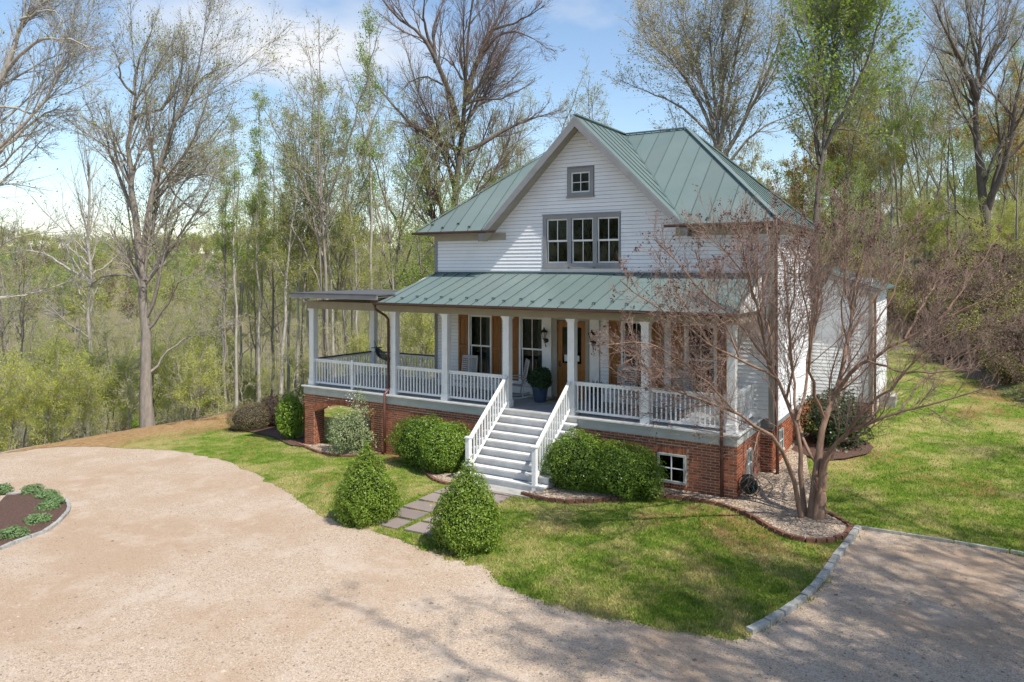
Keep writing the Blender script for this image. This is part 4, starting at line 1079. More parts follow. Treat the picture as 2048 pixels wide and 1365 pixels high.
# ---- rear wing on the right
WX, WY = 2.12, 7.95
m = MB(); m.box(XR + .002, WX, WY, WY + .12, 1.3, 5.2)
wing = hp(m, 'wall', 'siding')
wtop = lambda x: 5.36 - (x - .55) * .34
for i in range(32):
    a = 1.45 + i * .112; x1 = min(WX - .1, .55 + (5.28 - a - .112) / .34)
    if x1 < XR + .2: break
    m = MB(TF(WY)); m.hexa([(XR + .01, a, 0), (x1, a, 0), (x1, a, .02), (XR + .01, a, .02), (XR + .01, a + .12, 0), (x1, a + .12, 0), (x1, a + .12, .006), (XR + .01, a + .12, .006)]); sub(m, 'clapboard', 'siding', wing)
m = MB(); m.box(WX - .11, WX + .02, WY - .03, WY, 1.3, 4.8); m.box(WX, WX + .02, WY, WY + .1, 1.3, 4.8); hp(m, 'corner_board', 'tan_trim')
m = MB(); m.box(WX - .1, WX, WY + .12, 13, 1.3, 4.75); hp(m, 'wall', 'siding')
m = MB(); m.extr([(.34, 7.6, 5.50), (2.4, 7.6, 4.80), (2.4, 13.3, 4.80), (.34, 13.3, 5.50)], (0, 0, .05)); hp(m, 'wing_roof', 'seam_metal')
m = MB(); m.extr([(.36, 7.62, 5.48), (2.38, 7.62, 4.79), (2.38, 7.62, 4.64), (.36, 7.62, 5.33)], (0, .03, 0)); hp(m, 'rake_board', 'grey_trim')
m = MB(); m.box(XR, WX - .01, WY + .012, WY + .3, .3, 1.3); m.box(WX - .3, WX - .01, WY + .3, 13, .3, 1.3); wf = hp(m, 'foundation', 'mortar')
sv = bricks[:]; bricks.clear(); brickwork(TF(WY + .012), XR + .01, WX, .45, 1.295, wf); mm = MB()
for (T, s, e, a, c, part) in bricks:
    q = MB(T); q.box(s, e, a, c, -.004, .012); sub(q, 'brick', 'brick', wf)
m = MB(); m.box(2.13, 2.6, 10.2, 11.0, .7, 1.2); hp(m, 'side_step', 'concrete')
# ---- downspouts
m = MB(); m.tube([(PXL + .02, PY0 - .04, 4.36), (PXL + .02, PY0 - .02, 4.24), (-10.78, -.02, 4.02), (-10.74, .05, 3.9), (-10.74, .06, 1.72)], .042, 8); hp(m, 'downspout', 'gutter_metal', True)
m = MB(); m.tube([(-10.74, .06, 1.74), (-10.76, -.10, 1.60), (-10.77, -.10, 1.2), (-10.77, -.09, -.22)], .042, 8); hp(m, 'downspout', 'copper_pipe', True)
m = MB(); m.tube([(-.30, PY0 - .04, 4.36), (-.32, PY0 + .02, 4.22), (-.33, -.02, 3.98), (-.34, -.07, 3.85), (-.34, -.09, 1.7), (-.34, -.10, 1.3), (-.34, -.07, 1.15), (-.34, -.07, 0.0)], .045, 8); hp(m, 'downspout', 'gutter_metal', True)
m = MB(); m.tube([(EXR - .1, EYF - .05, 6.62), (.52, 2.0, 6.3), (.42, 2.22, 6.1), (.42, 2.25, 1.5), (.46, 2.2, 1.2), (.46, 2.2, .2)], .045, 8); hp(m, 'downspout', 'copper_pipe', True)
m = MB(); m.tube([(2.26, 7.75, 4.7), (2.2, 7.85, 4.5), (2.2, 7.87, .9)], .04, 8); hp(m, 'downspout', 'copper_pipe', True)

# ------------------------------------------------------------------ things on the porch and by the wall
def rocking_chair(loc, rz, label):
    R = empty('rocking_chair', loc, rz); tag(R, label, 'chair', 'rocking chairs on the porch')
    def p(m, n): m.build(n, 'chair_paint', R)
    for s in (-1, 1):
        m = MB(); pts = [(s * .25, -.42 + .92 * t, .03 + .22 * (t - .45) ** 2 * 1.2) for t in np.linspace(0, 1, 9)]
        for a, b in zip(pts[:-1], pts[1:]): m.bar(a, b, .03, .045)
        p(m, 'rocker')
        m = MB(); m.bar((s * .25, -.22, .04), (s * .25, -.24, .64), .035, .04, (0, 1, 0)); p(m, 'leg')
        m = MB(); m.bar((s * .25, .20, .05), (s * .25, .40, 1.13), .035, .04, (0, 1, 0)); p(m, 'leg')
        m = MB(); m.bar((s * .27, -.30, .65), (s * .27, .28, .63), .08, .025); p(m, 'armrest')
    for k in range(7):
        y = -.22 + k * .068; m = MB(); m.bar((-.24, y, .43 - .012 * k), (.24, y, .43 - .012 * k), .055, .02); p(m, 'seat_slat')
    for k in range(11):
        t = k / 10; m = MB(); m.bar((-.24, .25 + .145 * t, .46 + .62 * t), (.24, .25 + .145 * t, .46 + .62 * t), .022, .042); p(m, 'back_slat')
    m = MB(); m.bar((-.26, .40, 1.13), (.26, .40, 1.13), .03, .06); p(m, 'top_rail')
    m = MB(); m.bar((-.25, -.23, .40), (.25, -.23, .40), .03, .05); p(m, 'stretcher')
rocking_chair((-8.75, 1.35, FLOOR), .15, 'grey slatted rocking chair in front of the shuttered window farthest from the door')
rocking_chair((-7.05, 1.55, FLOOR), -.9, 'grey slatted rocking chair turned sideways beside the round potted shrub')
rocking_chair((-3.45, 1.50, FLOOR), .25, 'grey slatted rocking chair right of the front door behind the railing')
rocking_chair((-1.9, 1.55, FLOOR), .1, 'grey slatted rocking chair under the window nearest the bare tree')

def leaf_quads(P, N, size, rng, aspect=.55, tilt=.7):
    """one small pointed leaf (4 verts) at every point, facing roughly along N"""
    n = len(P); N = N + rng.normal(0, tilt, (n, 3)); N /= np.linalg.norm(N, axis=1, keepdims=True) + 1e-9
    A = np.cross(N, rng.normal(0, 1, (n, 3))); A /= np.linalg.norm(A, axis=1, keepdims=True) + 1e-9
    B = np.cross(N, A); s = (size * rng.uniform(.65, 1.3, n))[:, None] * .5
    V = np.empty((n, 4, 3)); V[:, 0] = P - A * s; V[:, 1] = P + B * s * aspect + N * s * .15; V[:, 2] = P + A * s; V[:, 3] = P - B * s * aspect + N * s * .15
    return V.reshape(-1, 3), np.arange(n * 4).reshape(-1, 4)
def lump(D, rng, amp, k=7, freq=3.0):
    w = rng.normal(0, freq, (k, 3)); ph = rng.uniform(0, 6.28, k)
    return 1 + amp * np.sum(np.sin(D @ w.T + ph), 1) / math.sqrt(k)
def bush_mesh(name, rx, ry, h, seed, leaf, n, size, shape='round', core='bush_core', amp=.10, depth=.22, aspect=.55, freq=3.0, low=.0, open_=0.0):
    """returns (core mesh, leaf mesh) for a shrub standing on z=0"""
    rng = np.random.default_rng(seed)
    def surf(D):
        # D unit directions -> surface points
        ph = np.arctan2(D[:, 1], D[:, 0]); t = (D[:, 2] + 1) / 2           # 0 bottom, 1 top
        if shape == 'cone':
            hh = t; r = np.interp(hh, [0, .06, .16, .28, .42, .56, .7, .82, .92, 1.0], [.78, .90, .99, 1.0, .92, .77, .58, .39, .20, .02])
            q = np.stack([np.cos(ph) * r, np.sin(ph) * r, hh], 1)
        elif shape == 'box':
            k = 3.4; q = D / (np.sum(np.abs(D) ** k, 1) ** (1 / k))[:, None]; q[:, 2] = (q[:, 2] + 1) / 2
        else:
            q = D.copy(); q[:, 2] = (np.clip(D[:, 2], -.75, 1) + .75) / 1.75
            q[:, :2] *= (1 - .25 * np.exp(-q[:, 2] * 9))[:, None]
        return q
    def lay(D, f):
        q = surf(D); L = lump(D * 1.0, np.random.default_rng(seed + 1), amp, freq=freq) * lump(D, np.random.default_rng(seed + 2), amp * .5, freq=freq * 2.6)
        P = q * np.array([rx, ry, h]); c = np.array([0, 0, h * (.42 if shape != 'cone' else .35)])
        P = np.where(True, c + (P - c) * (L * f)[:, None], P)
        P[:, 2] = np.maximum(P[:, 2], low); return P
    z = rng.uniform(-1, 1, n) if shape == 'cone' else rng.uniform(-.85, 1, n); a = rng.uniform(0, 2 * np.pi, n)
    if shape == 'cone': D = np.stack([np.cos(a), np.sin(a), z], 1)
    else:
        s = np.sqrt(1 - z * z); D = np.stack([s * np.cos(a), s * np.sin(a), z], 1)
    if shape == 'cone':
        kp = rng.random(n) < .18 + .82 * (1 - (z + 1) / 2) ** .9; D = D[kp]
    P = lay(D, 1 - depth * rng.random(len(D)) ** 2.2 + .035 * rng.normal(0, 1, len(D)) + np.where(rng.random(len(D)) < .035, rng.uniform(0, .13, len(D)), 0))
    c = np.array([0, 0, h * .3]); Nn = (P - c) / np.array([rx, ry, h]); Nn /= np.linalg.norm(Nn, axis=1, keepdims=True)
    Nn[:, 2] += .35
    V, Q = leaf_quads(P, Nn, size, rng, aspect)
    lm = np_mesh(name + '_leaves', V, Q, mats=[leaf])
    nu, nv = 28, 14
    U, T = np.meshgrid(np.linspace(0, 2 * np.pi, nu, endpoint=False), np.linspace(-.999, .999, nv))
    if shape == 'cone': Dc = np.stack([np.cos(U), np.sin(U), T], -1).reshape(-1, 3)
    else: Dc = np.stack([np.sqrt(1 - T ** 2) * np.cos(U), np.sqrt(1 - T ** 2) * np.sin(U), T], -1).reshape(-1, 3)
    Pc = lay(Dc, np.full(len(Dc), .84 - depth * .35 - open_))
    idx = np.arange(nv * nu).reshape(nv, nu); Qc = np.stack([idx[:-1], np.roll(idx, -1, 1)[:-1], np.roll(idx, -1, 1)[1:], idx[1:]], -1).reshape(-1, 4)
    cm = np_mesh(name + '_core', Pc, Qc, mats=[core], smooth=True)  # solid dark hull, its colour standing for shade between the leaves
    return cm, lm
def bush(name, label, px, py, rx, ry, h, seed, leaf, n, size, cat='bush', rz=0.0, at=None, group=None, **k):
    x, y = at if at else gp(px, py)[:2]
    R = empty(name, (x, y, gz(x, y) + .02), rz); tag(R, label, cat, group)
    cm, lm = bush_mesh(name, rx, ry, h, seed, leaf, n, size, **k)
    link('shade_core', cm, R); link('foliage', lm, R); return R

def pot(x, y, label, kind, seed):
    R = empty('potted_plant', (x, y, FLOOR)); tag(R, label, 'potted plant', 'blue pots beside the front door')
    m = MB(); m.lathe((0, 0, 0), [(.15, 0), (.17, .03), (.21, .24), (.235, .40), (.25, .41), (.25, .46), (.225, .46), (.22, .42)], 24); m.build('pot', 'blue_glaze', R, True)
    m = MB(); m.lathe((0, 0, .38), [(.2, 0), (.215, .03), (.05, .05)], 20); m.build('soil', 'potting_soil', R, True)
    if kind == 'round':
        cm, lm = bush_mesh('potted_shrub', .36, .36, .62, seed, 'leaf_pot', 5000, .05, amp=.06)
        link('shade_core', cm, R, (0, 0, .40)); link('foliage', lm, R, (0, 0, .40))
    else:
        rng = np.random.default_rng(seed); V = []; Q = []
        for i in range(260):
            a = rng.uniform(0, 6.28); e = rng.uniform(.25, 1.35); L = rng.uniform(.25, .45); p0 = np.array([rng.normal(0, .05), rng.normal(0, .05), .43])
            d = np.array([math.cos(a) * math.cos(e), math.sin(a) * math.cos(e), math.sin(e)]); s = np.array([-math.sin(a), math.cos(a), 0]) * .014
            mid = p0 + d * L * .6; tip = p0 + d * L + np.array([0, 0, -.12 * L]); k = len(V)
            V += [p0 - s * .6, p0 + s * .6, mid + s, mid - s, tip]; Q += [(k, k + 1, k + 2, k + 3), (k + 3, k + 2, k + 4, k + 4)]
        me = bpy.data.meshes.new('spiky'); me.from_pydata([tuple(v) for v in V], [], [q if q[2] != q[3] else q[:3] for q in Q]); me.materials.append(MATS['leaf_pot']); link('foliage', me, R)
pot(-6.06, 1.35, 'dark rounded shrub in a tapered blue pot at the top of the steps', 'round', 3)
pot(-4.30, 1.35, 'spiky dark plant in a blue pot behind the porch railing', 'spiky', 4)
m = MB(); r_ = random.Random(1); m.box(-5.98, -5.08, 1.55, 2.12, FLOOR + .001, FLOOR + .022); m.box(-5.94, -5.12, 1.59, 2.08, FLOOR + .022, FLOOR + .028)
tag(m.build('door_mat', 'door_mat'), 'tan coir doormat on the porch floor before the front door', 'doormat')
def lantern(x, label):
    R = empty('wall_lantern', (x, YF - .07, 3.35)); tag(R, label, 'lantern', 'lanterns flanking the front door')
    m = MB(); m.tube([(0, 0, -.06), (0, -.02, -.06)], .07, 12); m.tube([(0, -.02, -.06), (0, -.10, -.14), (0, -.17, -.09), (0, -.17, .0)], .013, 8); m.tube([(0, -.10, -.14), (0, -.06, -.24), (0, -.03, -.27)], [.012, .016, .004], 8); m.build('bracket', 'iron', R, True)
    m = MB(); m.lathe((0, -.17, 0), [(.03, -.02), (.045, 0), (.05, .01), (.045, .02)], 12)
    for k in range(6):
        a = k * math.pi / 3; m.bar((math.cos(a) * .045, -.17 + math.sin(a) * .045, .02), (math.cos(a) * .085, -.17 + math.sin(a) * .085, .21), .01, .01)
    m.build('cage', 'iron', R)
    m = MB(); m.lathe((0, -.17, 0), [(.042, .021), (.08, .205)], 6); m.build('glass_body', 'lamp_glass', R)
    m = MB(); m.lathe((0, -.17, 0), [(.125, .205), (.12, .225), (.06, .275), (.025, .30), (.02, .33), (.005, .36)], 14); m.build('cap', 'iron', R, True)
lantern(-6.345, 'black iron wall lantern left of the front door'); lantern(-4.75, 'black iron wall lantern right of the front door')

def hammock():
    R = empty('hammock', (-12.5, 1.6, FLOOR)); tag(R, 'dark rope hammock slung across the left end of the porch', 'hammock')
    a, b = np.array([-13.95 + .12, 2.85, 2.85]), np.array([-10.72, .32, 2.80]); ax = (b - a) / np.linalg.norm(b - a); sd = np.array([-ax[1], ax[0], 0])
    L = lambda t: a + (b - a) * t + np.array([0, 0, -.42 * 4 * t * (1 - t)])
    wd = lambda t: .17 * math.sin(math.pi * min(1, max(0, (t - .12) / .76))) ** .6 if .12 < t < .88 else 0.0
    m = MB()
    for k in range(-5, 6):
        pts = [tuple(L(t) + sd * wd(t) * k / 5 + np.array([0, 0, abs(k) / 5 * wd(t) * .5])) for t in np.linspace(.12, .88, 17)]; m.tube(pts, .012, 4)
    for t in np.linspace(.16, .84, 24):
        pts = [tuple(L(t) + sd * wd(t) * k / 5 + np.array([0, 0, abs(k) / 5 * wd(t) * .5])) for k in range(-5, 6)]; m.tube(pts, .01, 4)
    world_part(m.build('net', 'rope'), R)
    for t0, t1 in ((0, .14), (.86, 1)):
        m = MB(); m.tube([tuple(L(t)) for t in np.linspace(t0, t1, 5)], .014, 5); world_part(m.build('rope', 'rope'), R)
    for t in (.13, .87):
        m = MB(); m.bar(tuple(L(t) - sd * .2), tuple(L(t) + sd * .2), .03, .03); world_part(m.build('spreader_bar', 'dark_cap'), R)
hammock()
def hose_reel():
    R = empty('hose_reel', (.24, .10, .42), rad(-58)); tag(R, 'black hose reel fixed to the brick corner with a loop of hose', 'hose reel')
    def ring(r, w, n, tr, m, cx=.0, ph=0): m.tube([(cx, math.cos(t) * r, math.sin(t) * r) for t in np.linspace(ph, ph + 2 * math.pi, n)], tr, 6, False)
    m = MB(); m.box(-.10, -.075, -.12, .12, -.12, .22); m.bar((-.08, -.1, .1), (.0, -.02, 0), .03, .03); m.bar((-.08, .1, .1), (.0, .02, 0), .03, .03); world_part(m.build('bracket', 'iron'), R); R.children[0].matrix_parent_inverse = Matrix()
    m = MB()
    for cx in (-.06, .13): ring(.23, 0, 25, .011, m, cx)
    for k in range(6):
        a = k * math.pi / 3
        for cx in (-.06, .13): m.bar((cx, 0, 0), (cx, math.cos(a) * .23, math.sin(a) * .23), .014, .014)
    m.tube([(-.08, 0, 0), (.15, 0, 0)], .03, 10); m.build('wheel', 'iron', R)
    m = MB()
    for j, r in enumerate((.10, .13, .155, .175)):
        for cx in np.linspace(-.035, .105, 6): ring(r, 0, 21, .017, m, cx)
    m.build('hose_coil', 'hose_rubber', R)
    m = MB(); m.tube([(.12, -.02, -.19), (.2, .03, -.1), (.26, .10, -.18), (.24, .08, -.34), (.12, -.08, -.41), (-.1, -.22, -.42), (-.42, -.28, -.41)], .014, 7); m.build('hose_loop', 'hose_rubber', R, True)
    m = MB(); m.tube([(.15, .02, .05), (.19, .06, -.03), (.2, .09, -.12)], [.014, .018, .02], 8); m.build('nozzle', 'hose_green', R, True)
hose_reel()

# ------------------------------------------------------------------ shrubs
bush('boxwood', 'cone-shaped light green boxwood on the left of the paver path', 734, 1040, .68, .68, 1.66, 21, 'leaf_box', 30000, .045, shape='cone', cat='shrub', amp=.075, freq=5.5, depth=.34)
bush('boxwood', 'cone-shaped boxwood standing right of the paver path beside the front lawn', 934, 1095, .67, .67, 1.66, 22, 'leaf_box', 30000, .045, shape='cone', cat='shrub', amp=.08, freq=5.5, depth=.34)
bush('round_bush', 'rounded bright green bush in front of the steps, nearer of the two', 0, 0, .66, .64, 1.22, 23, 'leaf_holly', 15000, .052, at=tuple(gp(886, 945)[:2]), amp=.07, freq=5)
bush('hedge_bush', 'wide clipped green bush against the foundation left of the steps', 0, 0, 1.42, .62, 1.40, 24, 'leaf_holly', 18000, .052, at=(-8.42, -.74), amp=.08, freq=5)
bush('clipped_bush', 'broad clipped green bush right of the steps, the half beside the newel post', 0, 0, 1.02, .74, 1.40, 25, 'leaf_holly', 18000, .05, at=(-3.60, -1.02), amp=.09, freq=5)
bush('clipped_bush', 'broad clipped green bush right of the steps, the half beside the basement window', 0, 0, .98, .72, 1.22, 26, 'leaf_holly', 17000, .05, at=(-2.50, -.92), amp=.09, freq=5)
bush('euonymus', 'bright green upright bush at the left corner pier', 585, 880, .55, .50, 1.75, 27, 'leaf_bright', 7000, .07, amp=.20, freq=4, depth=.4, core='core_brown', open_=.12)
bush('twiggy_shrub', 'rounded straw-brown clipped shrub at the far end of the left bed', 500, 860, .85, .75, 1.0, 28, 'leaf_brown', 9000, .05, amp=.05, aspect=.3, core='core_brown')
bush('barberry', 'dark plum clipped shrub behind the straw-brown one', 560, 852, .95, .8, 1.15, 29, 'leaf_plum', 9000, .05, amp=.06, core='core_brown')
bush('evergreen_shrub', 'dark glossy evergreen shrub behind the bare tree on the mulch patch', 1672, 893, .88, .8, 1.6, 30, 'leaf_dark', 6500, .085, amp=.22, depth=.5, core='core_brown', open_=.1)
def rose():
    x, y = gp(700, 906)[:2]; R = empty('flowering_shrub', (x, y, gz(x, y))); tag(R, 'loose grey-green shrub with small white flowers in front of the arch', 'shrub')
    cm, lm = bush_mesh('rose', .85, .65, 1.35, 41, 'leaf_sage', 9500, .055, amp=.22, depth=.55, core='core_brown', freq=4, open_=.2)
    link('shade_core', cm, R); link('foliage', lm, R)
    rng = np.random.default_rng(6); m = MB(); P = []
    for i in range(9):
        e = np.array([rng.uniform(-.3, .75), rng.uniform(-.4, .3), rng.uniform(1.2, 2.15)]); s = np.array([rng.uniform(0, .4), rng.uniform(-.2, .2), .2]); mid = (s + e) / 2 + np.array([.1, 0, .25])
        m.tube([s, mid, e], [.012, .009, .004], 4); P += [e + rng.normal(0, .10, 3) for _ in range(34)] + [mid + (e - mid) * rng.random() + rng.normal(0, .07, 3) for _ in range(30)]
    m.build('canes', 'twig_grey', R)
    P = np.array(P); V, Q = leaf_quads(P, np.tile([0, 0, 1.0], (len(P), 1)), .06, rng, .6, 1.2); link('sprays', np_mesh('sprays', V, Q, mats=['leaf_sage']), R)
    P = np.array([[rng.normal(0, .45), rng.normal(0, .4), rng.uniform(.7, 1.9)] for _ in range(60)]); P[:, :2] *= np.clip(1.5 - P[:, 2:3] * .55, .2, 1); V, Q = leaf_quads(P, np.tile([0, -1.0, 1.0], (len(P), 1)), .04, rng, 1.0, .5); link('flowers', np_mesh('flowers', V, Q, mats=['flower_white']), R)
rose()
isl_spots = [(27, 1078, 'at the near left end of the row'), (75, 1051, 'just below the middle of the row'), (95, 1025, 'in the middle of the row'), (108, 1012, 'nearest the tip of the kerb'), (92, 1000, 'on the far side of the tip'), (63, 990, 'largest and farthest on the far side'), (3, 989, 'cut by the picture edge on the far side')]
for i, (px, py, w) in enumerate(isl_spots):
    bush('garden_perennial', 'low mint-green clump in the mulch island, ' + w, px, py, .27, .26, .24, 60 + i, 'leaf_mint', 1600, .05, cat='plant', group='low green clumps in the mulch island', amp=.14, aspect=.4, depth=.5, core='bush_core')
bush('laurel_bush', 'dense bright green bush at the edge of the woods left of the porch', 428, 812, 1.25, 1.1, 1.7, 71, 'leaf_bright', 9000, .10, amp=.12)
bush('laurel_bush', 'darker green bush in the woods behind the bright one', 375, 800, 1.7, 1.4, 2.4, 72, 'leaf_spring', 9000, .11, amp=.18, depth=.45, open_=.1)
bush('bank_bush', 'bright green low bush on the mulch of the right bank', 2000, 735, .6, .5, .7, 73, 'leaf_spring', 2500, .09, amp=.22, depth=.5)
bush('weed_bush', 'small yellow-green bush at the foot of the large forked tree', 275, 848, .55, .5, .7, 74, 'leaf_spring', 2500, .08, amp=.2, depth=.5)

# ------------------------------------------------------------------ trees
def resample(pts, n):
    P = np.array(smooth3(pts)); d = np.concatenate([[0], np.cumsum(np.linalg.norm(np.diff(P, axis=0), axis=1))]); s = np.linspace(0, d[-1], n)
    return np.stack([np.interp(s, d, P[:, i]) for i in range(3)], 1)
def smooth3(pts, n=5):
    P = [np.array(p, float) for p in pts]
    if len(P) < 3: return P
    P = [2 * P[0] - P[1]] + P + [2 * P[-1] - P[-2]]; out = []
    for i in range(1, len(P) - 2):
        for k in range(n):
            t = k / n; out.append(.5 * ((2 * P[i]) + (-P[i - 1] + P[i + 1]) * t + (2 * P[i - 1] - 5 * P[i] + 4 * P[i + 1] - P[i + 2]) * t * t + (-P[i - 1] + 3 * P[i] - 3 * P[i + 1] + P[i + 2]) * t ** 3))
    out.append(P[-2]); return out
def nrmz(v): return v / (np.linalg.norm(v, axis=-1, keepdims=True) + 1e-9)
def sprout(par, rad_, n_per, rng, t0, t1, ang, lenf, seg, wander, up, rmin=.004, rk=.55, absL=None, taper=.25, out=None, topw=1.0, lk=.75):
    """children of every parent branch; par (B,N,3), rad_ (B,N). absL overrides length with metres"""
    B, N, _ = par.shape
    pl = np.linalg.norm(np.diff(par, axis=1), axis=2).sum(1)
    cnt = n_per(pl) if callable(n_per) else np.full(B, n_per); cnt = np.maximum(0, np.floor(cnt + rng.random(B))).astype(int)
    bi = np.repeat(np.arange(B), cnt); M = len(bi)
    t = t0 + (t1 - t0) * rng.random(M) ** topw; x = t * (N - 1); i = np.minimum(x.astype(int), N - 2); f = (x - i)[:, None]
    p = par[bi, i] * (1 - f) + par[bi, i + 1] * f; tg = nrmz(par[bi, i + 1] - par[bi, i]); r0 = rad_[bi, i] * (1 - f[:, 0]) + rad_[bi, i + 1] * f[:, 0]
    side = nrmz(np.cross(tg, rng.normal(0, 1, (M, 3))))
    if out is not None: side = nrmz(side + out * nrmz((p - par[bi, 0]) * np.array([1, 1, 0]) + 1e-6))
    a = rng.uniform(ang[0], ang[1], M)[:, None]; d = nrmz(tg * np.cos(a) + side * np.sin(a))
    L = (absL * rng.uniform(.6, 1.25, M)) if absL else pl[bi] * lenf * rng.uniform(.55, 1.2, M) * (1.12 - lk * t)
    r = np.minimum(r0 * rk * rng.uniform(.7, 1.1, M), L * .035 + rmin); r = np.maximum(r, rmin)
    pts = np.empty((M, seg + 1, 3)); pts[:, 0] = p
    for k in range(seg):
        d = nrmz(d + rng.normal(0, wander, (M, 3)) + np.array([0, 0, up])); pts[:, k + 1] = pts[:, k] + d * (L / seg)[:, None]
    rr = r[:, None] * np.linspace(1, taper, seg + 1)[None]
    return pts, rr
def tubes(pts, rr, sides):
    B, N, _ = pts.shape
    t = nrmz(pts[:, -1] - pts[:, 0]); ref = np.where(np.abs(t[:, 2:3]) > .85, np.array([[1.0, .3, 0]]), np.array([[0, 0, 1.0]]))
    a = nrmz(np.cross(t, ref)); b = np.cross(t, a)
    an = np.arange(sides) * 2 * np.pi / sides
    ring = a[:, None, :] * np.cos(an)[None, :, None] + b[:, None, :] * np.sin(an)[None, :, None]
    V = pts[:, :, None, :] + ring[:, None] * rr[:, :, None, None]
    idx = np.arange(B * N * sides).reshape(B, N, sides); nx = np.roll(idx, -1, 2)
    Q = np.stack([idx[:, :-1], nx[:, :-1], nx[:, 1:], idx[:, 1:]], -1).reshape(-1, 4)
    return V.reshape(-1, 3), Q
def join(parts):
    V, Q, k = [], [], 0
    for v, q in parts: V.append(v); Q.append(q + k); k += len(v)
    return np.concatenate(V), np.concatenate(Q)
def leaves_on(pts, n, size, rng, spread=.12, aspect=.6, sel=None):
    B, N, _ = pts.shape
    ln = np.linalg.norm(pts[:, -1] - pts[:, 0], axis=1); bi = rng.choice(B, n, p=ln / ln.sum()); x = rng.uniform(.25, 1, n) * (N - 1); i = np.minimum(x.astype(int), N - 2); f = (x - i)[:, None]
    P = pts[bi, i] * (1 - f) + pts[bi, i + 1] * f + rng.normal(0, spread, (n, 3))
    return leaf_quads(P, np.tile([0, 0, .6], (n, 1)), size, rng, aspect, 1.0)
def grow(limbs, radii, rng, style):
    """limbs: list of polylines; radii: list of (r0, r1). Returns limb mesh data, twig mesh data, last levels"""
    n = 12; P = np.stack([resample(l, n) for l in limbs]); R = np.stack([b + (a - b) * (1 - np.linspace(0, 1, n)) ** 1.15 for a, b in radii]) * style.get('rs', 1.0)
    R[0, 0] *= 1.35 if style.get('flare', True) else 1; R[0, 1] *= 1.08
    P[:, 1:-1] += rng.normal(0, 1, (len(limbs), n - 2, 3)) * style.get('jit', .0)
    l1, r1 = sprout(P, R, style['n1'], rng, style.get('t1', .3), style.get('t1b', .97), style.get('a1', (.5, 1.1)), style.get('f1', .45), 6, style.get('w1', .16), style.get('up1', .10), .010, .5, out=style.get('out'), topw=style.get('tp', 1.0), lk=style.get('lk', .75))
    l2, r2 = sprout(l1, r1, style['n2'], rng, .15, 1, style.get('a2', (.45, 1.1)), style.get('f2', .5), 4, style.get('w2', .20), style.get('up2', .08), style.get('rt', .0075) * 1.4, .6)
    l3, r3 = sprout(np.concatenate([l2]), r2, style['n3'], rng, .1, 1, (.35, .95), style.get('f3', .55), 2, style.get('w2', .2), style.get('up3', .06), style.get('rt', .0075), .6, absL=style.get('L3'))
    big = [tubes(P, R, 9), tubes(l1, r1, 6)]; small = [tubes(l2, r2, 4), tubes(l3, r3, 3)]
    return join(big), join(small), l2, l3
def make_tree(name, limbs, radii, seed, style, bark, twig, leaf=None, nleaf=0, lsize=.09, lspread=.12, leaf2=None):
    rng = np.random.default_rng(seed); b, s, l2, l3 = grow(limbs, radii, rng, style)
    out = {'trunk': np_mesh(name + '_trunk', *b, mats=[bark], smooth=True), 'branches': np_mesh(name + '_branches', *s, mats=[twig], smooth=True)}
    if nleaf: out['crown'] = np_mesh(name + '_crown', *leaves_on(l3, nleaf, lsize, rng, lspread), mats=[leaf])
    if leaf2: out['catkins'] = np_mesh(name + '_catkins', *leaves_on(l3, leaf2[1], leaf2[2], rng, lspread), mats=[leaf2[0]])
    return out
def plant(meshes, name, label, loc, rz=0.0, sc=1.0, group=None, cat='tree', lean=0.0):
    R = empty(name, loc, rz); R.scale = (sc, sc, sc * 1.0); R.rotation_euler = (lean, lean * .6, rz); tag(R, label, cat, group)
    for k, me in meshes.items(): link(k, me, R)
    return R

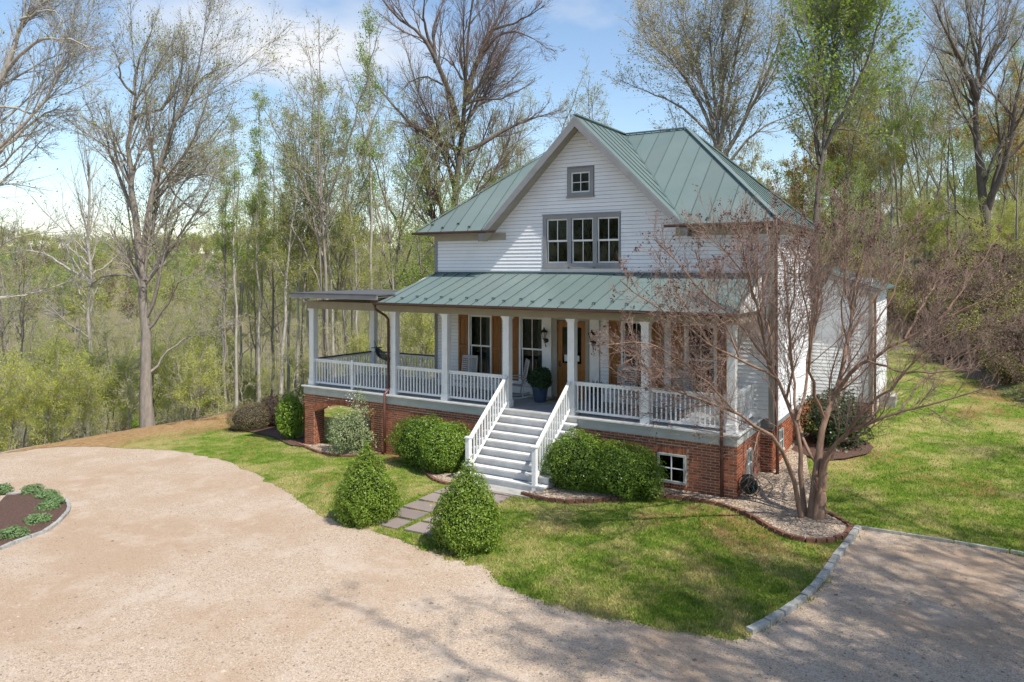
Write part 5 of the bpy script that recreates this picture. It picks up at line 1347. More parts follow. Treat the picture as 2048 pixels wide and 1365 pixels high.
# generic wood trees, several of each kind shared by the whole wood
def pole_limbs(rng, Hh, fork=False, wob=.25):
    pts = [np.array([0, 0, -.6])]; p = pts[0]; d = np.array([rng.normal(0, .03), rng.normal(0, .03), 1])
    for k in range(6): d = d + np.array([rng.normal(0, .035), rng.normal(0, .035), 0]); p = p + d * Hh / 6; pts.append(p)
    L = [pts]; r = [(Hh * .0052 + .01, .012)]
    if fork:
        for _ in range(3):
            k = rng.integers(2, 4); q = pts[k]; a = rng.uniform(0, 6.28); s = [q]
            dd = np.array([math.cos(a) * .55, math.sin(a) * .55, 1.0])
            for j in range(4): dd = dd + np.array([0, 0, .12]) + rng.normal(0, .07, 3); q = q + dd * Hh * .10; s.append(q)
            L.append(s); r.append((Hh * .0033, .010))
    return L, r
KINDS = {}
def kinds():
    rng = np.random.default_rng(17)
    base = dict(n1=lambda L: 20, n2=lambda L: 2.2 + L * 1.7, n3=lambda L: 2.5 + L * 4.5, jit=.06)
    def add(key, Hh, fork, st, bark, twig, leaf, nleaf, ls, leaf2=None, seed=0, lsp=.12):
        L, r = pole_limbs(np.random.default_rng(seed), Hh, fork); KINDS[key] = make_tree(key, L, r, seed, {**base, **st}, bark, twig, leaf, nleaf, ls, lsp, leaf2)
    add('slim_a', 17, False, dict(t1=.34, f1=.20, a1=(.5, .95), up1=.16), 'bark_pale', 'twig_grey', 'leaf_bud', 6000, .075, seed=31)
    add('slim_b', 19, False, dict(t1=.42, f1=.17, a1=(.4, .8), up1=.2), 'bark_pale', 'twig_grey', 'leaf_spring', 6500, .08, seed=32)
    add('slim_c', 15, False, dict(t1=.25, f1=.24, a1=(.6, 1.1), up1=.1), 'bark_grey', 'twig_grey', 'leaf_bud', 3500, .07, seed=33)
    add('fork_a', 18, True, dict(n1=lambda L: 4 + L * .9, t1=.35, f1=.3, a1=(.5, .95), up1=.14), 'bark_grey', 'twig_grey', 'leaf_bud', 8500, .078, seed=34)
    add('fork_b', 20, True, dict(n1=lambda L: 4 + L * .8, t1=.4, f1=.28, a1=(.4, .9), up1=.16), 'bark_grey', 'twig_grey', 'leaf_bud', 1500, .10, seed=35)
    add('fork_c', 17, True, dict(n1=lambda L: 4 + L * .8, t1=.35, f1=.3, a1=(.5, .95), up1=.12), 'bark_grey', 'twig_red', 'leaf_gold', 12000, .15, seed=36)
    add('green_a', 14, True, dict(n1=lambda L: 5 + L * .9, t1=.2, f1=.3, a1=(.6, 1.1), up1=.1), 'bark_grey', 'twig_grey', 'leaf_spring', 11000, .10, seed=37, lsp=.2)
    add('fork_g', 17, True, dict(n1=lambda L: 4 + L * .9, t1=.28, f1=.3, a1=(.5, .95), up1=.14), 'bark_grey', 'twig_grey', 'leaf_spring', 11000, .10, seed=41, lsp=.18)
    add('under_a', 6.5, True, dict(n1=lambda L: 5 + L * 1.3, t1=.12, f1=.42, a1=(.7, 1.3), up1=.04, n2=lambda L: 2 + L * 2.6, n3=lambda L: 2 + L * 5), 'bark_grey', 'twig_grey', 'leaf_lime', 9500, .07, seed=38)
    add('under_b', 5.0, True, dict(n1=lambda L: 5 + L * 1.3, t1=.1, f1=.45, a1=(.7, 1.4), up1=.03, n2=lambda L: 2 + L * 2.6, n3=lambda L: 2 + L * 5), 'bark_pale', 'twig_grey', 'leaf_bud', 2200, .07, seed=39)
    add('pine', 9, False, dict(n1=lambda L: 60, t1=.06, f1=.24, a1=(1.1, 1.5), up1=-.02, n2=lambda L: 3 + L * 4, n3=lambda L: 2 + L * 4), 'bark_dark', 'twig_grey', 'leaf_dark', 16000, .14, seed=40)
kinds()
def far_kinds():
    for key, Hh, twig, leaf, nl, seed in (('far_a', 13, 'twig_grey', 'leaf_bud', 1100, 51), ('far_b', 15, 'twig_grey', 'leaf_spring', 900, 52), ('far_c', 14, 'twig_red', 'leaf_brown', 500, 53), ('far_d', 12, 'twig_grey', 'leaf_bud', 600, 54)):
        L, r = pole_limbs(np.random.default_rng(seed), Hh, True)
        KINDS[key] = make_tree(key, L, r, seed, dict(n1=lambda q: 4 + q * .6, n2=lambda q: 2 + q * 1.1, n3=lambda q: 1 + q * 1.0, t1=.3, f1=.34, a1=(.5, 1.0), up1=.12, rt=.03), 'bark_pale', twig, leaf, nl, .42, .35)
far_kinds()
def brush_mesh(seed, h, w, leaf, nl):
    rng = np.random.default_rng(seed); limbs = []; rr = []
    for i in range(16):
        a = rng.uniform(0, 6.28); d = np.array([math.cos(a) * w, math.sin(a) * w, h]) * rng.uniform(.5, 1, 3); q = np.array([rng.normal(0, .15), rng.normal(0, .15), -.1])
        limbs.append([q, q + d * .45 + rng.normal(0, .12, 3), q + d]); rr.append((.018, .006))
    return make_tree('brush', limbs, rr, seed, dict(n1=lambda L: 3 + L * 3, n2=lambda L: 2 + L * 3, n3=lambda L: 1.5 + L * 3, f1=.5, flare=False, t1=.15, a1=(.4, 1.2), up1=.05), 'twig_red', 'twig_red', leaf, nl, .07)
BR = [brush_mesh(81, 1.7, 1.0, 'leaf_brown', 500), brush_mesh(82, 1.2, 1.3, 'leaf_plum', 500), brush_mesh(83, 1.5, 1.0, 'leaf_bud', 1400)]

def hero(name, label, limbs_px, f, radii, seed, style, bark, twig, leaf=None, nleaf=0, ls=.1, leaf2=None, jf=1.6, lsp=.14, sink=.5, basef=None, group=None):
    """limb outlines are read off the photograph at distance f and given depth of their own"""
    rng = np.random.default_rng(seed); limbs = []; b0 = None
    for L in limbs_px:
        amp = rng.uniform(-1, 1) * jf; pts = []
        for i, p in enumerate(L):
            t = i / max(1, len(L) - 1); df = (p[2] if len(p) > 2 else (0 if b0 is None else amp * t))
            pts.append(atf(p[0], p[1], f + df))
        if b0 is None: b0 = pts[0].copy()
        limbs.append(pts)
    base = np.array([b0[0], b0[1], min(gz(b0[0], b0[1]) if basef is None else basef, b0[2])])
    limbs[0] = [base + np.array([0, 0, -sink])] + ([base + np.array([0, 0, .1])] if b0[2] - base[2] > .3 else []) + limbs[0][1 if b0[2] - base[2] <= .3 else 0:]
    limbs = [[p - base for p in l] for l in limbs]
    return plant(make_tree(name, limbs, radii, seed, style, bark, twig, leaf, nleaf, ls, lsp, leaf2), name, label, base, group=group)

BARE = dict(rs=.64, tp=.62, lk=.30, n1=lambda L: 5 + L * 1.15, n2=lambda L: 3 + L * 2.6, n3=lambda L: 3.5 + L * 6, f1=.36, f2=.55, f3=.7, w2=.11, t1=.25, a1=(.25, .75), a2=(.25, .8), up1=.07, up2=.06, jit=.03, w1=.10, rt=.0055)
# the large forked tree at the left
hero('forked_tree', 'large forked bare tree at the lawn edge left of the porch', [
    [(297, 838), (292, 760), (290, 690), (286, 600), (288, 540), (292, 480), (300, 420), (318, 330), (338, 270), (365, 215), (385, 170), (400, 130)],
    [(290, 560), (277, 480), (266, 400), (258, 320), (262, 250), (270, 180), (272, 130), (300, 70)],
    [(275, 450), (255, 395), (232, 340), (215, 280), (185, 235), (172, 205)],
    [(262, 250), (278, 232), (320, 222), (335, 205), (360, 150), (375, 105)],
    [(268, 190), (245, 165), (238, 130), (225, 85)],
    [(338, 270), (372, 200), (395, 165), (420, 150), (455, 130)],
    [(322, 320), (345, 380), (372, 410), (420, 440)],
    [(296, 660), (330, 615), (345, 590), (365, 560), (420, 560)],
    [(288, 560), (240, 550), (205, 555), (180, 575)],
    [(318, 330), (365, 350), (410, 350), (455, 365)],
    [(300, 745), (350, 690), (400, 670), (470, 640)]], 31.0,
    [(.42, .05), (.27, .04), (.15, .03), (.16, .03), (.10, .02), (.13, .02), (.09, .02), (.10, .02), (.12, .02), (.09, .02), (.09, .015)], 101,
    {**BARE, 'n1': lambda L: 6 + L * 1.3}, 'bark_grey', 'twig_grey', 'leaf_bud', 9000, .09, jf=2.2)
# tree cut by the left edge of the picture
hero('bare_tree', 'pale bare tree leaning in from the left edge of the picture', [
    [(-70, 905), (-75, 700), (-70, 500), (-50, 380), (-20, 320), (20, 270), (70, 230), (110, 170), (130, 120)],
    [(-60, 420), (-40, 300), (-10, 190), (15, 130), (40, 60), (60, 20), (140, -20)],
    [(-20, 320), (40, 270), (100, 225), (180, 222)], [(15, 140), (70, 85), (130, 80), (195, 98)], [(-30, 215), (30, 215), (70, 235), (110, 255)],
    [(40, 40), (100, 20), (130, 45), (150, 30)], [(-40, 320), (10, 285), (50, 270), (90, 300)], [(-75, 560), (0, 490), (60, 470), (140, 460)], [(-75, 640), (-10, 600), (60, 590), (150, 560)]], 27.0,
    [(.40, .05), (.30, .05), (.12, .02), (.13, .03), (.11, .02), (.09, .02), (.1, .02), (.10, .02), (.10, .02)], 102, {**BARE}, 'bark_pale', 'twig_grey', 'leaf_bud', 1600, .10, jf=2.0)
# large oak behind the house
hero('oak_tree', 'large spreading bare oak rising behind the left roof slope', [
    [(905, 640), (908, 440), (912, 360), (920, 300), (928, 240), (930, 190), (932, 120), (938, 60), (945, 0)],
    [(918, 260), (900, 190), (880, 140), (862, 100), (830, 60), (790, 30), (765, 0), (745, -40)],
    [(866, 110), (852, 60), (846, 20), (856, -30)], [(870, 125), (868, 60), (876, 30), (890, -10)],
    [(932, 200), (945, 150), (965, 100), (985, 55), (1005, 20), (1020, -20)], [(985, 60), (1020, 50), (1060, 30), (1090, 10)], [(965, 105), (1000, 70), (1040, 65), (1085, 90)],
    [(915, 300), (880, 285), (830, 255), (790, 215), (755, 175), (725, 150)], [(915, 310), (960, 290), (1010, 260), (1060, 240), (1120, 220)],
    [(930, 210), (960, 200), (1000, 198), (1060, 170)], [(925, 160), (905, 130), (885, 115), (860, 120)], [(885, 170), (850, 155), (820, 165), (800, 185)], [(935, 170), (920, 110), (930, 60), (940, 30)]], 47.0,
    [(.62, .08), (.36, .05), (.2, .04), (.2, .04), (.34, .05), (.16, .03), (.18, .03), (.26, .04), (.28, .04), (.16, .03), (.12, .03), (.13, .03), (.2, .03)], 103,
    {**BARE, 'n1': lambda L: 4 + L * .85, 'n2': lambda L: 3 + L * 2.0, 'n3': lambda L: 3.5 + L * 4.2, 'rt': .008}, 'bark_dark', 'twig_red', None, 0, jf=3.0, basef=-1.0)
# pale vase-shaped tree behind the ridge
hero('vase_tree', 'tall vase-shaped pale budding tree behind the roof ridge', [
    [(1440, 500), (1436, 300), (1434, 250), (1428, 190), (1422, 130), (1418, 60), (1425, 0)],
    [(1440, 320), (1415, 240), (1385, 180), (1350, 130), (1300, 80), (1265, 40)], [(1438, 300), (1452, 210), (1468, 130), (1482, 60), (1500, 10)],
    [(1440, 330), (1490, 240), (1525, 170), (1560, 80), (1570, 20)], [(1445, 340), (1510, 265), (1580, 230), (1625, 205)], [(1420, 270), (1370, 220), (1310, 190), (1240, 160)],
    [(1430, 260), (1400, 150), (1372, 70), (1345, 10)], [(1436, 240), (1448, 150), (1444, 80), (1462, -10)], [(1480, 260), (1530, 130), (1545, 50), (1540, -20)]], 52.0,
    [(.40, .06), (.26, .04), (.28, .05), (.26, .04), (.18, .03), (.18, .03), (.22, .04), (.25, .04), (.18, .03)], 104,
    {**BARE, 'n1': lambda L: 4 + L * .85, 'up1': .10, 'n2': lambda L: 3 + L * 2.0, 'n3': lambda L: 3 + L * 4.0, 'rt': .008}, 'bark_grey', 'twig_grey', 'leaf_yellow', 17000, .15, jf=3.0, basef=0.0)
# green leafing tree right of the roof
hero('leafing_tree', 'tall slender tree with fresh green leaves right of the roof', [
    [(1625, 560), (1632, 400), (1642, 330), (1650, 280), (1655, 220), (1665, 130), (1672, 60), (1680, -10)],
    [(1640, 330), (1630, 250), (1635, 150), (1640, 90), (1625, 20)], [(1648, 300), (1690, 220), (1730, 130), (1755, 60), (1770, 0)],
    [(1635, 340), (1600, 280), (1580, 240)], [(1634, 160), (1605, 90), (1590, 40), (1575, 0)], [(1655, 260), (1700, 260), (1760, 280)], [(1700, 210), (1710, 120), (1715, 40)], [(1640, 120), (1655, 60), (1650, 0)]], 40.0,
    [(.30, .05), (.20, .03), (.18, .03), (.10, .02), (.12, .02), (.09, .02), (.11, .02), (.10, .02)], 105, {**BARE}, 'bark_dark', 'twig_grey', 'leaf_spring', 22000, .17, jf=2.4, lsp=.22)
# big dark tree at the right
hero('dark_tree', 'big dark bare tree standing on the right bank', [
    [(1972, 590), (1972, 480), (1968, 420), (1965, 380), (1955, 300), (1952, 230), (1955, 150), (1960, 80), (1970, 0)],
    [(1975, 420), (1990, 380), (2010, 330), (2025, 250), (2040, 170), (2060, 80)], [(1955, 200), (1935, 150), (1905, 90), (1880, 40), (1865, 0)],
    [(1958, 170), (1985, 100), (2005, 60), (2020, 0)], [(1952, 220), (1925, 190), (1890, 160), (1845, 165)], [(1955, 130), (1940, 60), (1930, 0)], [(1985, 380), (2000, 300), (1995, 220), (2010, 140)], [(1960, 430), (1935, 440), (1910, 420), (1880, 430)],
    [(2010, 320), (2050, 280), (2090, 200)], [(1952, 230), (1920, 250), (1880, 270)]], 43.0,
    [(.55, .07), (.34, .05), (.26, .04), (.24, .04), (.14, .03), (.18, .03), (.2, .04), (.10, .02), (.18, .03), (.10, .02)], 106,
    {**BARE, 'n1': lambda L: 4 + L * .9, 'n2': lambda L: 3 + L * 2.0, 'n3': lambda L: 3 + L * 4.4, 'rt': .008}, 'bark_dark', 'twig_grey', 'leaf_gold', 700, .12, jf=2.6)
hero('sycamore', 'white-barked sycamore in the valley left of the forked tree', [
    [(180, 760), (178, 640), (180, 560), (179, 520), (174, 470), (178, 430), (178, 330)], [(180, 560), (140, 540), (100, 515), (60, 500), (30, 505)], [(178, 530), (150, 505), (120, 480)], [(182, 550), (215, 530), (240, 505)]], 48.0,
    [(.26, .10), (.17, .05), (.12, .04), (.12, .04)], 107, {**BARE, 'f1': .3, 'n2': lambda L: 2 + L, 'n3': lambda L: 2 + L * 2}, 'bark_pale', 'bark_pale', None, 0, jf=2.0)

# ---- the wood, every near trunk a tree of its own
def cam_xy(px, f):
    p = atf(px, HORIZON, f); return p[0], p[1]
def wood():
    rng = np.random.default_rng(77)
    lab = {
        'slim_a': ('slender_tree', 'slender pale-trunked tree in the %s with yellow-green buds'), 'slim_b': ('slender_tree', 'straight narrow tree in the %s with fresh green leaves'),
        'slim_c': ('slender_tree', 'thin grey sapling in the %s with few buds'), 'fork_a': ('budding_tree', 'branching grey tree in the %s hazed with yellow-green buds'),
        'fork_g': ('leafing_tree', 'branching tree in the %s flushed with light green leaves'), 'fork_b': ('bare_tree', 'dark bare branching tree in the %s'), 'fork_c': ('golden_tree', 'tree in the %s hung with golden-tan catkins'),
        'green_a': ('leafy_tree', 'leafy bright green tree in the %s'), 'under_a': ('understory_tree', 'low spreading yellow-green tree under the %s'),
        'under_b': ('understory_tree', 'low bare pale-twigged tree under the %s'), 'pine': ('pine_tree', 'dark young evergreen in the %s')}
    def put(k, px, f, area, sc=1.0, lift=0.0):
        x, y = cam_xy(px, f); n, l = lab[k]
        plant(KINDS[k], n, l % area, (x, y, float(HZ(x, y)) + lift), rng.uniform(0, 6.28), sc * rng.uniform(.9, 1.1), group=(l % area), lean=rng.normal(0, .025))
    A = 'valley wood left of the porch'
    ks = ['slim_a', 'slim_b', 'slim_c', 'fork_a', 'fork_b', 'slim_c', 'green_a']
    for i in range(13): put(['slim_a', 'slim_b', 'slim_c', 'fork_b'][rng.integers(0, 4)], rng.uniform(440, 720), rng.uniform(37, 50), A, .95)
    for i in range(7): put(['slim_c', 'slim_c', 'fork_b'][rng.integers(0, 3)], rng.uniform(-80, 430), rng.uniform(37, 54), A, .70)
    for i in range(22): put(ks[rng.integers(0, 6)], rng.uniform(-150, 470), rng.uniform(50, 84), A, rng.uniform(.40, .62))
    for i in range(12): put(ks[rng.integers(0, 5)], rng.uniform(470, 860), rng.uniform(52, 84), A, .85)
    for px, f, k, s in ((560, 39, 'slim_a', 1.0), (520, 41, 'slim_b', 1.0), (600, 40, 'fork_a', 1.0), (625, 42, 'slim_a', 1.05), (660, 44, 'fork_a', 1.0), (705, 42, 'fork_a', 1.05), (735, 41, 'slim_b', 1.05), (455, 40, 'slim_c', 1.0), (770, 46, 'fork_a', 1.1), (845, 44, 'green_a', 1.0), (800, 42, 'fork_a', .95), (540, 45, 'slim_c', 1.1), (580, 47, 'slim_b', 1.0)): put(k, px, f, A, s)
    for i in range(14): put(['under_a', 'under_b', 'under_b'][rng.integers(0, 3)], rng.uniform(-60, 430), rng.uniform(30.5, 42), A, rng.uniform(.6, .95))
    for px, f, s in ((20, 28.0, .62), (90, 29.5, .7), (-30, 26.5, .7), (160, 30.8, .62), (120, 33, .95), (50, 32, .95), (215, 33.5, .75)): put('under_a', px, f, A, s)
    for i in range(12): put(['under_a', 'under_b', 'under_b'][rng.integers(0, 3)], rng.uniform(330, 860), rng.uniform(36, 46), A, rng.uniform(.6, 1.0))
    Bn = 'wood behind the house'
    for i in range(24): put(['fork_a', 'slim_a', 'fork_g', 'fork_a', 'fork_b', 'fork_g'][rng.integers(0, 6)], rng.uniform(860, 1560), rng.uniform(50, 82), Bn, rng.uniform(.95, 1.15))
    for px, f, k, s in ((1300, 46, 'pine', 1.15), (1365, 48, 'pine', 1.0), (1060, 50, 'fork_a', 1.1), (1120, 54, 'fork_a', 1.1), (1010, 52, 'green_a', 1.15), (1200, 56, 'fork_a', 1.1), (1260, 58, 'slim_a', 1.1)): put(k, px, f, Bn, s)
    Cn = 'wood on the right bank'
    for i in range(28): put(['fork_a', 'slim_a', 'fork_g', 'slim_b', 'fork_g', 'fork_a'][rng.integers(0, 6)], rng.uniform(1560, 2150), rng.uniform(47, 80), Cn, rng.uniform(.85, 1.0))
    for px, f, k, s in ((1600, 56, 'fork_c', 1.05), (1720, 58, 'fork_c', .95), (1670, 60, 'fork_c', 1.1), (2030, 46, 'fork_c', .7), (1790, 46, 'slim_b', .85), (1850, 48, 'slim_a', .9), (1900, 47, 'slim_c', .9), (1570, 44, 'green_a', .7), (1680, 42, 'green_a', .62), (2020, 52, 'slim_b', 1.0), (1930, 60, 'green_a', .9)): put(k, px, f, Cn, s)
    for i in range(24): put(['under_a', 'under_b'][rng.integers(0, 2)], rng.uniform(1600, 2150), rng.uniform(39, 56), Cn, rng.uniform(.55, .9))
    # brush on the bank
    bl = ['tangled brown brush on the right bank', 'low plum-brown brush on the right bank', 'budding green-brown brush on the right bank']
    n = 0
    while n < 110:
        px, f = rng.uniform(1740, 2110), rng.uniform(22, 43); x, y = cam_xy(px, f); bd = float(bankd(np.array(x), np.array(y)))
        if bd < .35: continue
        k = rng.integers(0, 3); n += 1
        plant(BR[k], 'brush_shrub', bl[k], (x, y, gz(x, y)), rng.uniform(0, 6.28), rng.uniform(.7, 1.3), group=bl[k], cat='shrub')
    bl2 = ['tangled brown brush along the edge of the left lawn', 'low plum-brown brush along the edge of the left lawn', 'budding green-brown brush along the edge of the left lawn']
    for i in range(24):
        px = rng.uniform(-40, 430); x, y = gp(px, 893 - px * .165)[:2]; x -= rng.uniform(.4, 3.0); k = rng.integers(0, 3)
        plant(BR[k], 'brush_shrub', bl2[k], (x, y, gz(x, y)), rng.uniform(0, 6.28), rng.uniform(.45, .95), group=bl2[k], cat='shrub')
    # trees outside the picture whose crowns shade the gravel
    for i, (x, y, k, s) in enumerate(SHADE):
        plant(KINDS[k], 'shade_tree', 'bare tree beyond the right edge shading the gravel', (x, y, gz(x, y)), rng.uniform(0, 6.28), s, group='bare trees beyond the right edge')
    x, y = gp(-420, 1085)[:2]; plant(KINDS['under_b'], 'ornamental_tree', 'small bare tree in the mulch island beyond the left edge', (x, y, gz(x, y)), 1.0, 1.25)
    for i in range(16):
        x, y = rng.uniform(-62, -8), rng.uniform(-62, -40)
        plant(KINDS[['green_a', 'fork_a', 'slim_b', 'fork_a'][i % 4]], 'woodland_tree', 'budding tree of the wood across the drive that the windows mirror', (x, y, gz(x, y)), rng.uniform(0, 6.28), rng.uniform(.9, 1.15), group='trees across the drive mirrored in the windows')
SHADE = [(10.8, -9.5, 'fork_b', .8), (11.5, -5.5, 'fork_a', .72), (14.5, -2.0, 'fork_b', .8), (14.0, -7.5, 'fork_b', 1.0), (9.5, -13.5, 'fork_a', .8), (12.5, -12.0, 'fork_b', 1.05), (17, 2.5, 'fork_b', .95), (15.5, -11, 'fork_a', 1.0), (17.5, -5.0, 'fork_b', 1.1), (12.8, -9.0, 'fork_a', .9), (10.5, -11.5, 'fork_b', .95), (16.2, -8.5, 'fork_b', 1.15), (13.2, -4.0, 'fork_b', .95), (18.5, -2.0, 'fork_a', 1.1), (12.0, -7.6, 'fork_b', .95), (9.9, -7.8, 'fork_b', .7), (14.6, -5.2, 'fork_a', 1.0), (13.4, -10.4, 'fork_a', 1.05)]
wood()

# ---- far woods as one mass
def scatter(name, label, pts, kinds_, smin, smax, seed):
    src = bpy.data.collections.new(name + '_kinds')
    for k in kinds_:
        ms = KINDS[k]; bm = bmesh.new(); mats = []
        for i, (kk, me) in enumerate(ms.items()):
            n0 = len(bm.faces); bm.from_mesh(me); bm.faces.ensure_lookup_table(); mats.append(me.materials[0])
            for f in bm.faces[n0:]: f.material_index = i
        me = bpy.data.meshes.new(k + '_far'); bm.to_mesh(me); bm.free()
        for mt in mats: me.materials.append(mt)
        src.objects.link(bpy.data.objects.new(k + '_far', me))
    me = bpy.data.meshes.new(name); me.vertices.add(len(pts)); me.vertices.foreach_set('co', np.asarray(pts, np.float32).ravel()); me.update()
    o = link(name, me); tag(o, label, kind='stuff')
    ng = bpy.data.node_groups.new(name, 'GeometryNodeTree')
    ng.interface.new_socket('Geometry', in_out='INPUT', socket_type='NodeSocketGeometry'); ng.interface.new_socket('Geometry', in_out='OUTPUT', socket_type='NodeSocketGeometry')
    N, L = ng.nodes, ng.links
    gi, go = N.new('NodeGroupInput'), N.new('NodeGroupOutput'); ip = N.new('GeometryNodeInstanceOnPoints'); ci = N.new('GeometryNodeCollectionInfo')
    ci.inputs['Collection'].default_value = src; ci.inputs['Separate Children'].default_value = True; ci.inputs['Reset Children'].default_value = True
    ip.inputs['Pick Instance'].default_value = True
    rv = N.new('FunctionNodeRandomValue'); rv.data_type = 'FLOAT_VECTOR'; rv.inputs[0].default_value = (-.04, -.04, 0); rv.inputs[1].default_value = (.04, .04, 6.28); rv.inputs['Seed'].default_value = seed
    rs = N.new('FunctionNodeRandomValue'); rs.data_type = 'FLOAT'; rs.inputs[2].default_value = smin; rs.inputs[3].default_value = smax; rs.inputs['Seed'].default_value = seed + 1
    L.new(gi.outputs[0], ip.inputs['Points']); L.new(ci.outputs[0], ip.inputs['Instance']); L.new(rv.outputs[0], ip.inputs['Rotation']); L.new(rs.outputs[1], ip.inputs['Scale']); L.new(ip.outputs[0], go.inputs[0])
    md = o.modifiers.new('scatter', 'NODES'); md.node_group = ng
    return o
def far():
    rng = np.random.default_rng(5)
    def pts(n, p0, p1, f0, f1):
        px = rng.uniform(p0, p1, n); f = f0 + (f1 - f0) * rng.random(n) ** .8
        x = CAM[0] + FWD[0] * f + RGT[0] * (px - CXP) / F_PX * f; y = CAM[1] + FWD[1] * f + RGT[1] * (px - CXP) / F_PX * f
        return np.stack([x, y, HZ(x, y)], 1)
    scatter('woods', 'budding grey-green woods in the valley and behind the house', np.concatenate([pts(190, -150, 900, 84, 190), pts(170, 850, 2250, 82, 150)]), ['slim_a', 'slim_c', 'fork_a', 'fork_b', 'under_a'], .5, .8, 3)
    scatter('undergrowth', 'tangled grey-brown undergrowth filling the valley behind the lawn', np.concatenate([pts(330, -150, 900, 38, 110), pts(110, 1500, 2200, 46, 80)]), ['under_b', 'under_a', 'slim_c', 'under_b'], .42, .75, 21)
    scatter('woods', 'hazy wooded hills beyond the valley', np.concatenate([pts(1500, -250, 1000, 190, 560), pts(500, 900, 2300, 150, 420)]), ['far_a', 'far_b', 'far_c', 'far_d'], .75, 1.1, 9)
far()

# ------------------------------------------------------------------ crape myrtle in front of the right corner
def crape():
    f = 16.1; rng0 = np.random.default_rng(12)
    L = [
        [(1622, 1044, 0), (1628, 980, .0), (1634, 920, .1), (1646, 839, .2), (1665, 800, .3), (1682, 760, .5), (1695, 690, .7), (1706, 630, .9), (1712, 560, 1.0), (1735, 480, 1.1)],
        [(1606, 1044, 0), (1592, 990, -.1), (1580, 945, -.2), (1560, 898, -.5), (1520, 856, -.8), (1470, 826, -1.1), (1400, 798, -1.4), (1330, 768, -1.6), (1250, 700, -1.8)],
        [(1612, 1044, .1), (1602, 960, .2), (1592, 860, .3), (1572, 799, .3), (1556, 760, .2), (1541, 730, .1), (1527, 680, 0), (1520, 630, -.2), (1495, 560, -.5), (1440, 490, -.8)],
        [(1628, 1040, -.1), (1638, 960, -.2), (1650, 925, -.3), (1668, 900, -.5), (1690, 872, -.8), (1740, 845, -1.1), (1800, 825, -1.3), (1890, 800, -1.6), (1990, 770, -1.9)],
        [(1640, 938, .0), (1618, 905, .2), (1600, 860, .5), (1590, 800, .8), (1580, 700, 1.1), (1575, 600, 1.4), (1560, 500, 1.6)],
        [(1668, 795, .3), (1700, 748, .0), (1735, 722, -.3), (1770, 703, -.5), (1810, 678, -.8), (1870, 650, -1.0), (1950, 610, -1.2), (2030, 560, -1.4)],
        [(1648, 838, .2), (1632, 790, .0), (1623, 752, -.2), (1620, 706, -.4), (1626, 650, -.5), (1640, 570, -.7), (1650, 470, -.8)],
        [(1592, 850, .3), (1610, 780, .8), (1618, 700, 1.2), (1630, 610, 1.5), (1660, 510, 1.8), (1680, 430, 2.0)],
        [(1556, 760, .2), (1530, 745, -.4), (1480, 720, -.9), (1420, 690, -1.3), (1350, 640, -1.6), (1290, 600, -1.8), (1240, 560, -2.0)],
        [(1541, 730, .1), (1512, 690, -.2), (1470, 640, -.6), (1410, 590, -1.0), (1360, 530, -1.3), (1310, 480, -1.6)],
        [(1690, 690, .7), (1720, 640, .9), (1760, 580, 1.1), (1800, 520, 1.3), (1840, 460, 1.5)],
        [(1735, 722, -.3), (1790, 740, -.8), (1850, 745, -1.2), (1930, 735, -1.5), (2020, 700, -1.8)],
        [(1690, 872, -.8), (1730, 815, -1.4), (1790, 770, -1.8), (1850, 700, -2.1), (1920, 660, -2.4), (2020, 640, -2.6)],
        [(1572, 799, .3), (1585, 740, -.4), (1582, 660, -.9), (1590, 570, -1.2), (1600, 470, -1.5)],
        [(1520, 630, -.2), (1530, 560, .3), (1540, 500, .6), (1530, 420, 1.0)],
        [(1706, 630, .9), (1690, 560, 1.4), (1700, 470, 1.8)], [(1810, 678, -.8), (1850, 600, -.4), (1890, 540, 0), (1930, 470, .3)],
        [(1470, 826, -1.1), (1430, 780, -1.5), (1370, 730, -1.9), (1300, 690, -2.2), (1215, 690, -2.4)]]
    up = [((1527, 680, 0), (1500, 560, -.6), (1470, 430, -.9)), ((1541, 730, .1), (1520, 600, .8), (1490, 400, 1.4)), ((1575, 600, 1.4), (1555, 480, 1.9), (1550, 385, 2.1)), ((1620, 706, -.4), (1600, 560, -.9), (1590, 400, -1.4)),
          ((1618, 700, 1.2), (1640, 520, 2.0), (1640, 385, 2.4)), ((1695, 690, .7), (1690, 540, .2), (1690, 395, -.2)), ((1706, 630, .9), (1740, 500, 1.6), (1770, 400, 2.0)), ((1735, 722, -.3), (1790, 580, -.1), (1830, 430, .2)),
          ((1770, 703, -.5), (1850, 580, -.9), (1900, 480, -1.2)), ((1480, 720, -.9), (1420, 610, -.9), (1390, 500, -1.0)), ((1420, 690, -1.3), (1350, 580, -1.2), (1310, 500, -1.2)), ((1870, 650, -1.0), (1950, 540, -.8), (2000, 470, -.6)), ((1800, 825, -1.3), (1880, 740, -.8), (1960, 690, -.4))]
    for a_, b_, c_ in up: L.append([a_, tuple((np.array(a_) + np.array(b_)) / 2 + np.array([rng0.normal(0, 8), 0, 0])), b_, c_])
    L.append([(1634, 1043, -.05), (1641, 1000, -.05), (1645, 965, -.05), (1648, 930, -.1), (1655, 905, -.15)])
    R = [(.115, .022), (.075, .016), (.075, .018), (.085, .016), (.05, .014), (.06, .014), (.05, .014), (.045, .013), (.04, .012), (.04, .012), (.035, .012), (.035, .012), (.04, .012), (.035, .012), (.03, .01), (.03, .01), (.03, .01), (.028, .01)] + [(.028, .009)] * 13 + [(.16, .07)]
    b = gp(1618, 1042); base = np.array([b[0], b[1], gz(b[0], b[1]) + .06])
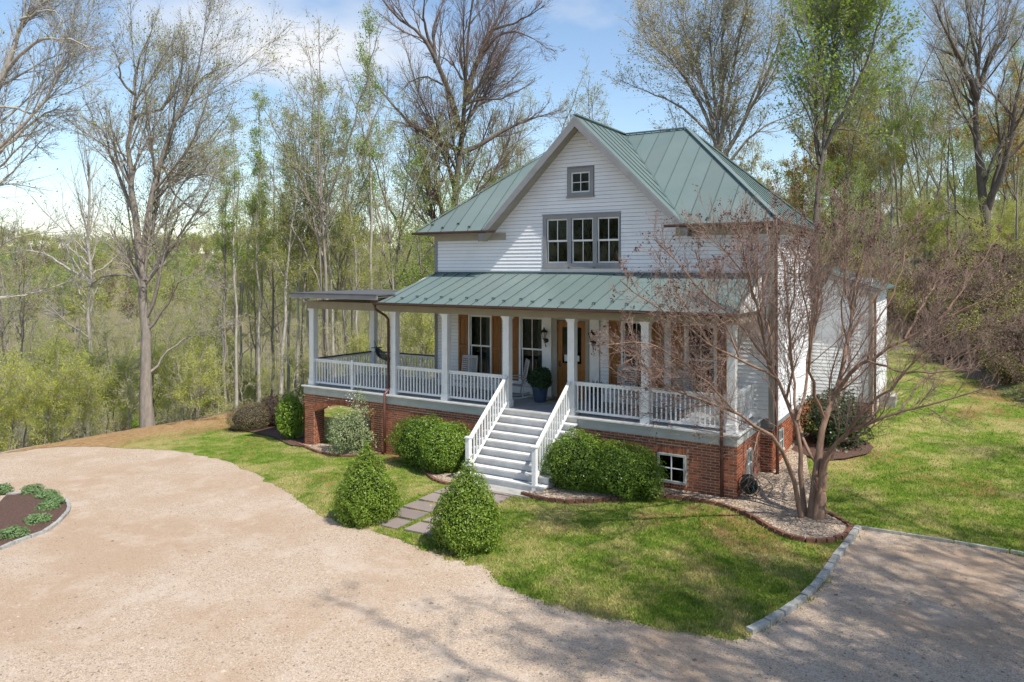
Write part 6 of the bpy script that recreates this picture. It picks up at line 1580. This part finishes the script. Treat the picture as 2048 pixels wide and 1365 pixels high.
    limbs = [[atf(p[0], p[1], f + p[2]) for p in l] for l in L]
    for l in limbs[:4] + limbs[-1:]: l[0] = np.array([l[0][0], l[0][1], base[2] - .15])
    limbs = [[p - base for p in l] for l in limbs]
    rng = np.random.default_rng(55); n = 14
    P = np.stack([resample(l, n) for l in limbs]); Rr = np.stack([c + (a - c) * (1 - np.linspace(0, 1, n)) ** 1.4 for a, c in R]); Rr[:-1] *= .86; P[:, 2:-1] += rng.normal(0, .018, (len(L), n - 3, 3)); Rr[:4, 0] *= 1.25
    l1, r1 = sprout(P, Rr, lambda q: np.where(q < 1.0, 0, 5.0 + q * 3.0), rng, .34, 1, (.35, .95), .42, 7, .12, .10, .0065, .42)
    l2, r2 = sprout(l1, r1, lambda q: 2.6 + q * 5.4, rng, .10, 1, (.3, .95), .66, 4, .13, .09, .0046, .6)
    l3, r3 = sprout(l2, r2, lambda q: 2.2 + q * 6.0, rng, .1, 1, (.3, .95), .7, 2, .12, .07, .0036, .65)
    tr = np_mesh('crape_trunk', *tubes(P, Rr, 10), mats=['bark_crape'], smooth=True)
    br = np_mesh('crape_branches', *tubes(l1, r1, 5), mats=['bark_crape'], smooth=True)
    tw = np_mesh('crape_twigs', *join([tubes(l2, r2, 3), tubes(l3, r3, 3)]), mats=['twig_crape'])
    # clusters of old seed capsules at the outer twig ends
    tip = l3[:, -1]; cen_ = np.array([0, 0, 2.6]); far_ = np.linalg.norm((tip - cen_) * np.array([1, 1, 1.1]), axis=1); sel = np.where((far_ > np.percentile(far_, 45)))[0]
    sel = rng.choice(sel, min(len(sel), 900), replace=False); C = np.repeat(tip[sel], 7, 0) + rng.normal(0, .032, (len(sel) * 7, 3))
    V, Q = leaf_quads(C, np.tile([0, 0, .5], (len(C), 1)), .04, rng, .9, 1.5)
    plant({'trunk': tr, 'branches': br, 'twigs': tw, 'seed_clusters': np_mesh('crape_seeds', V, Q, mats=['seed_head'])}, 'crape_myrtle', 'multi-stemmed bare reddish tree in the pebble bed at the right corner', base)
crape()
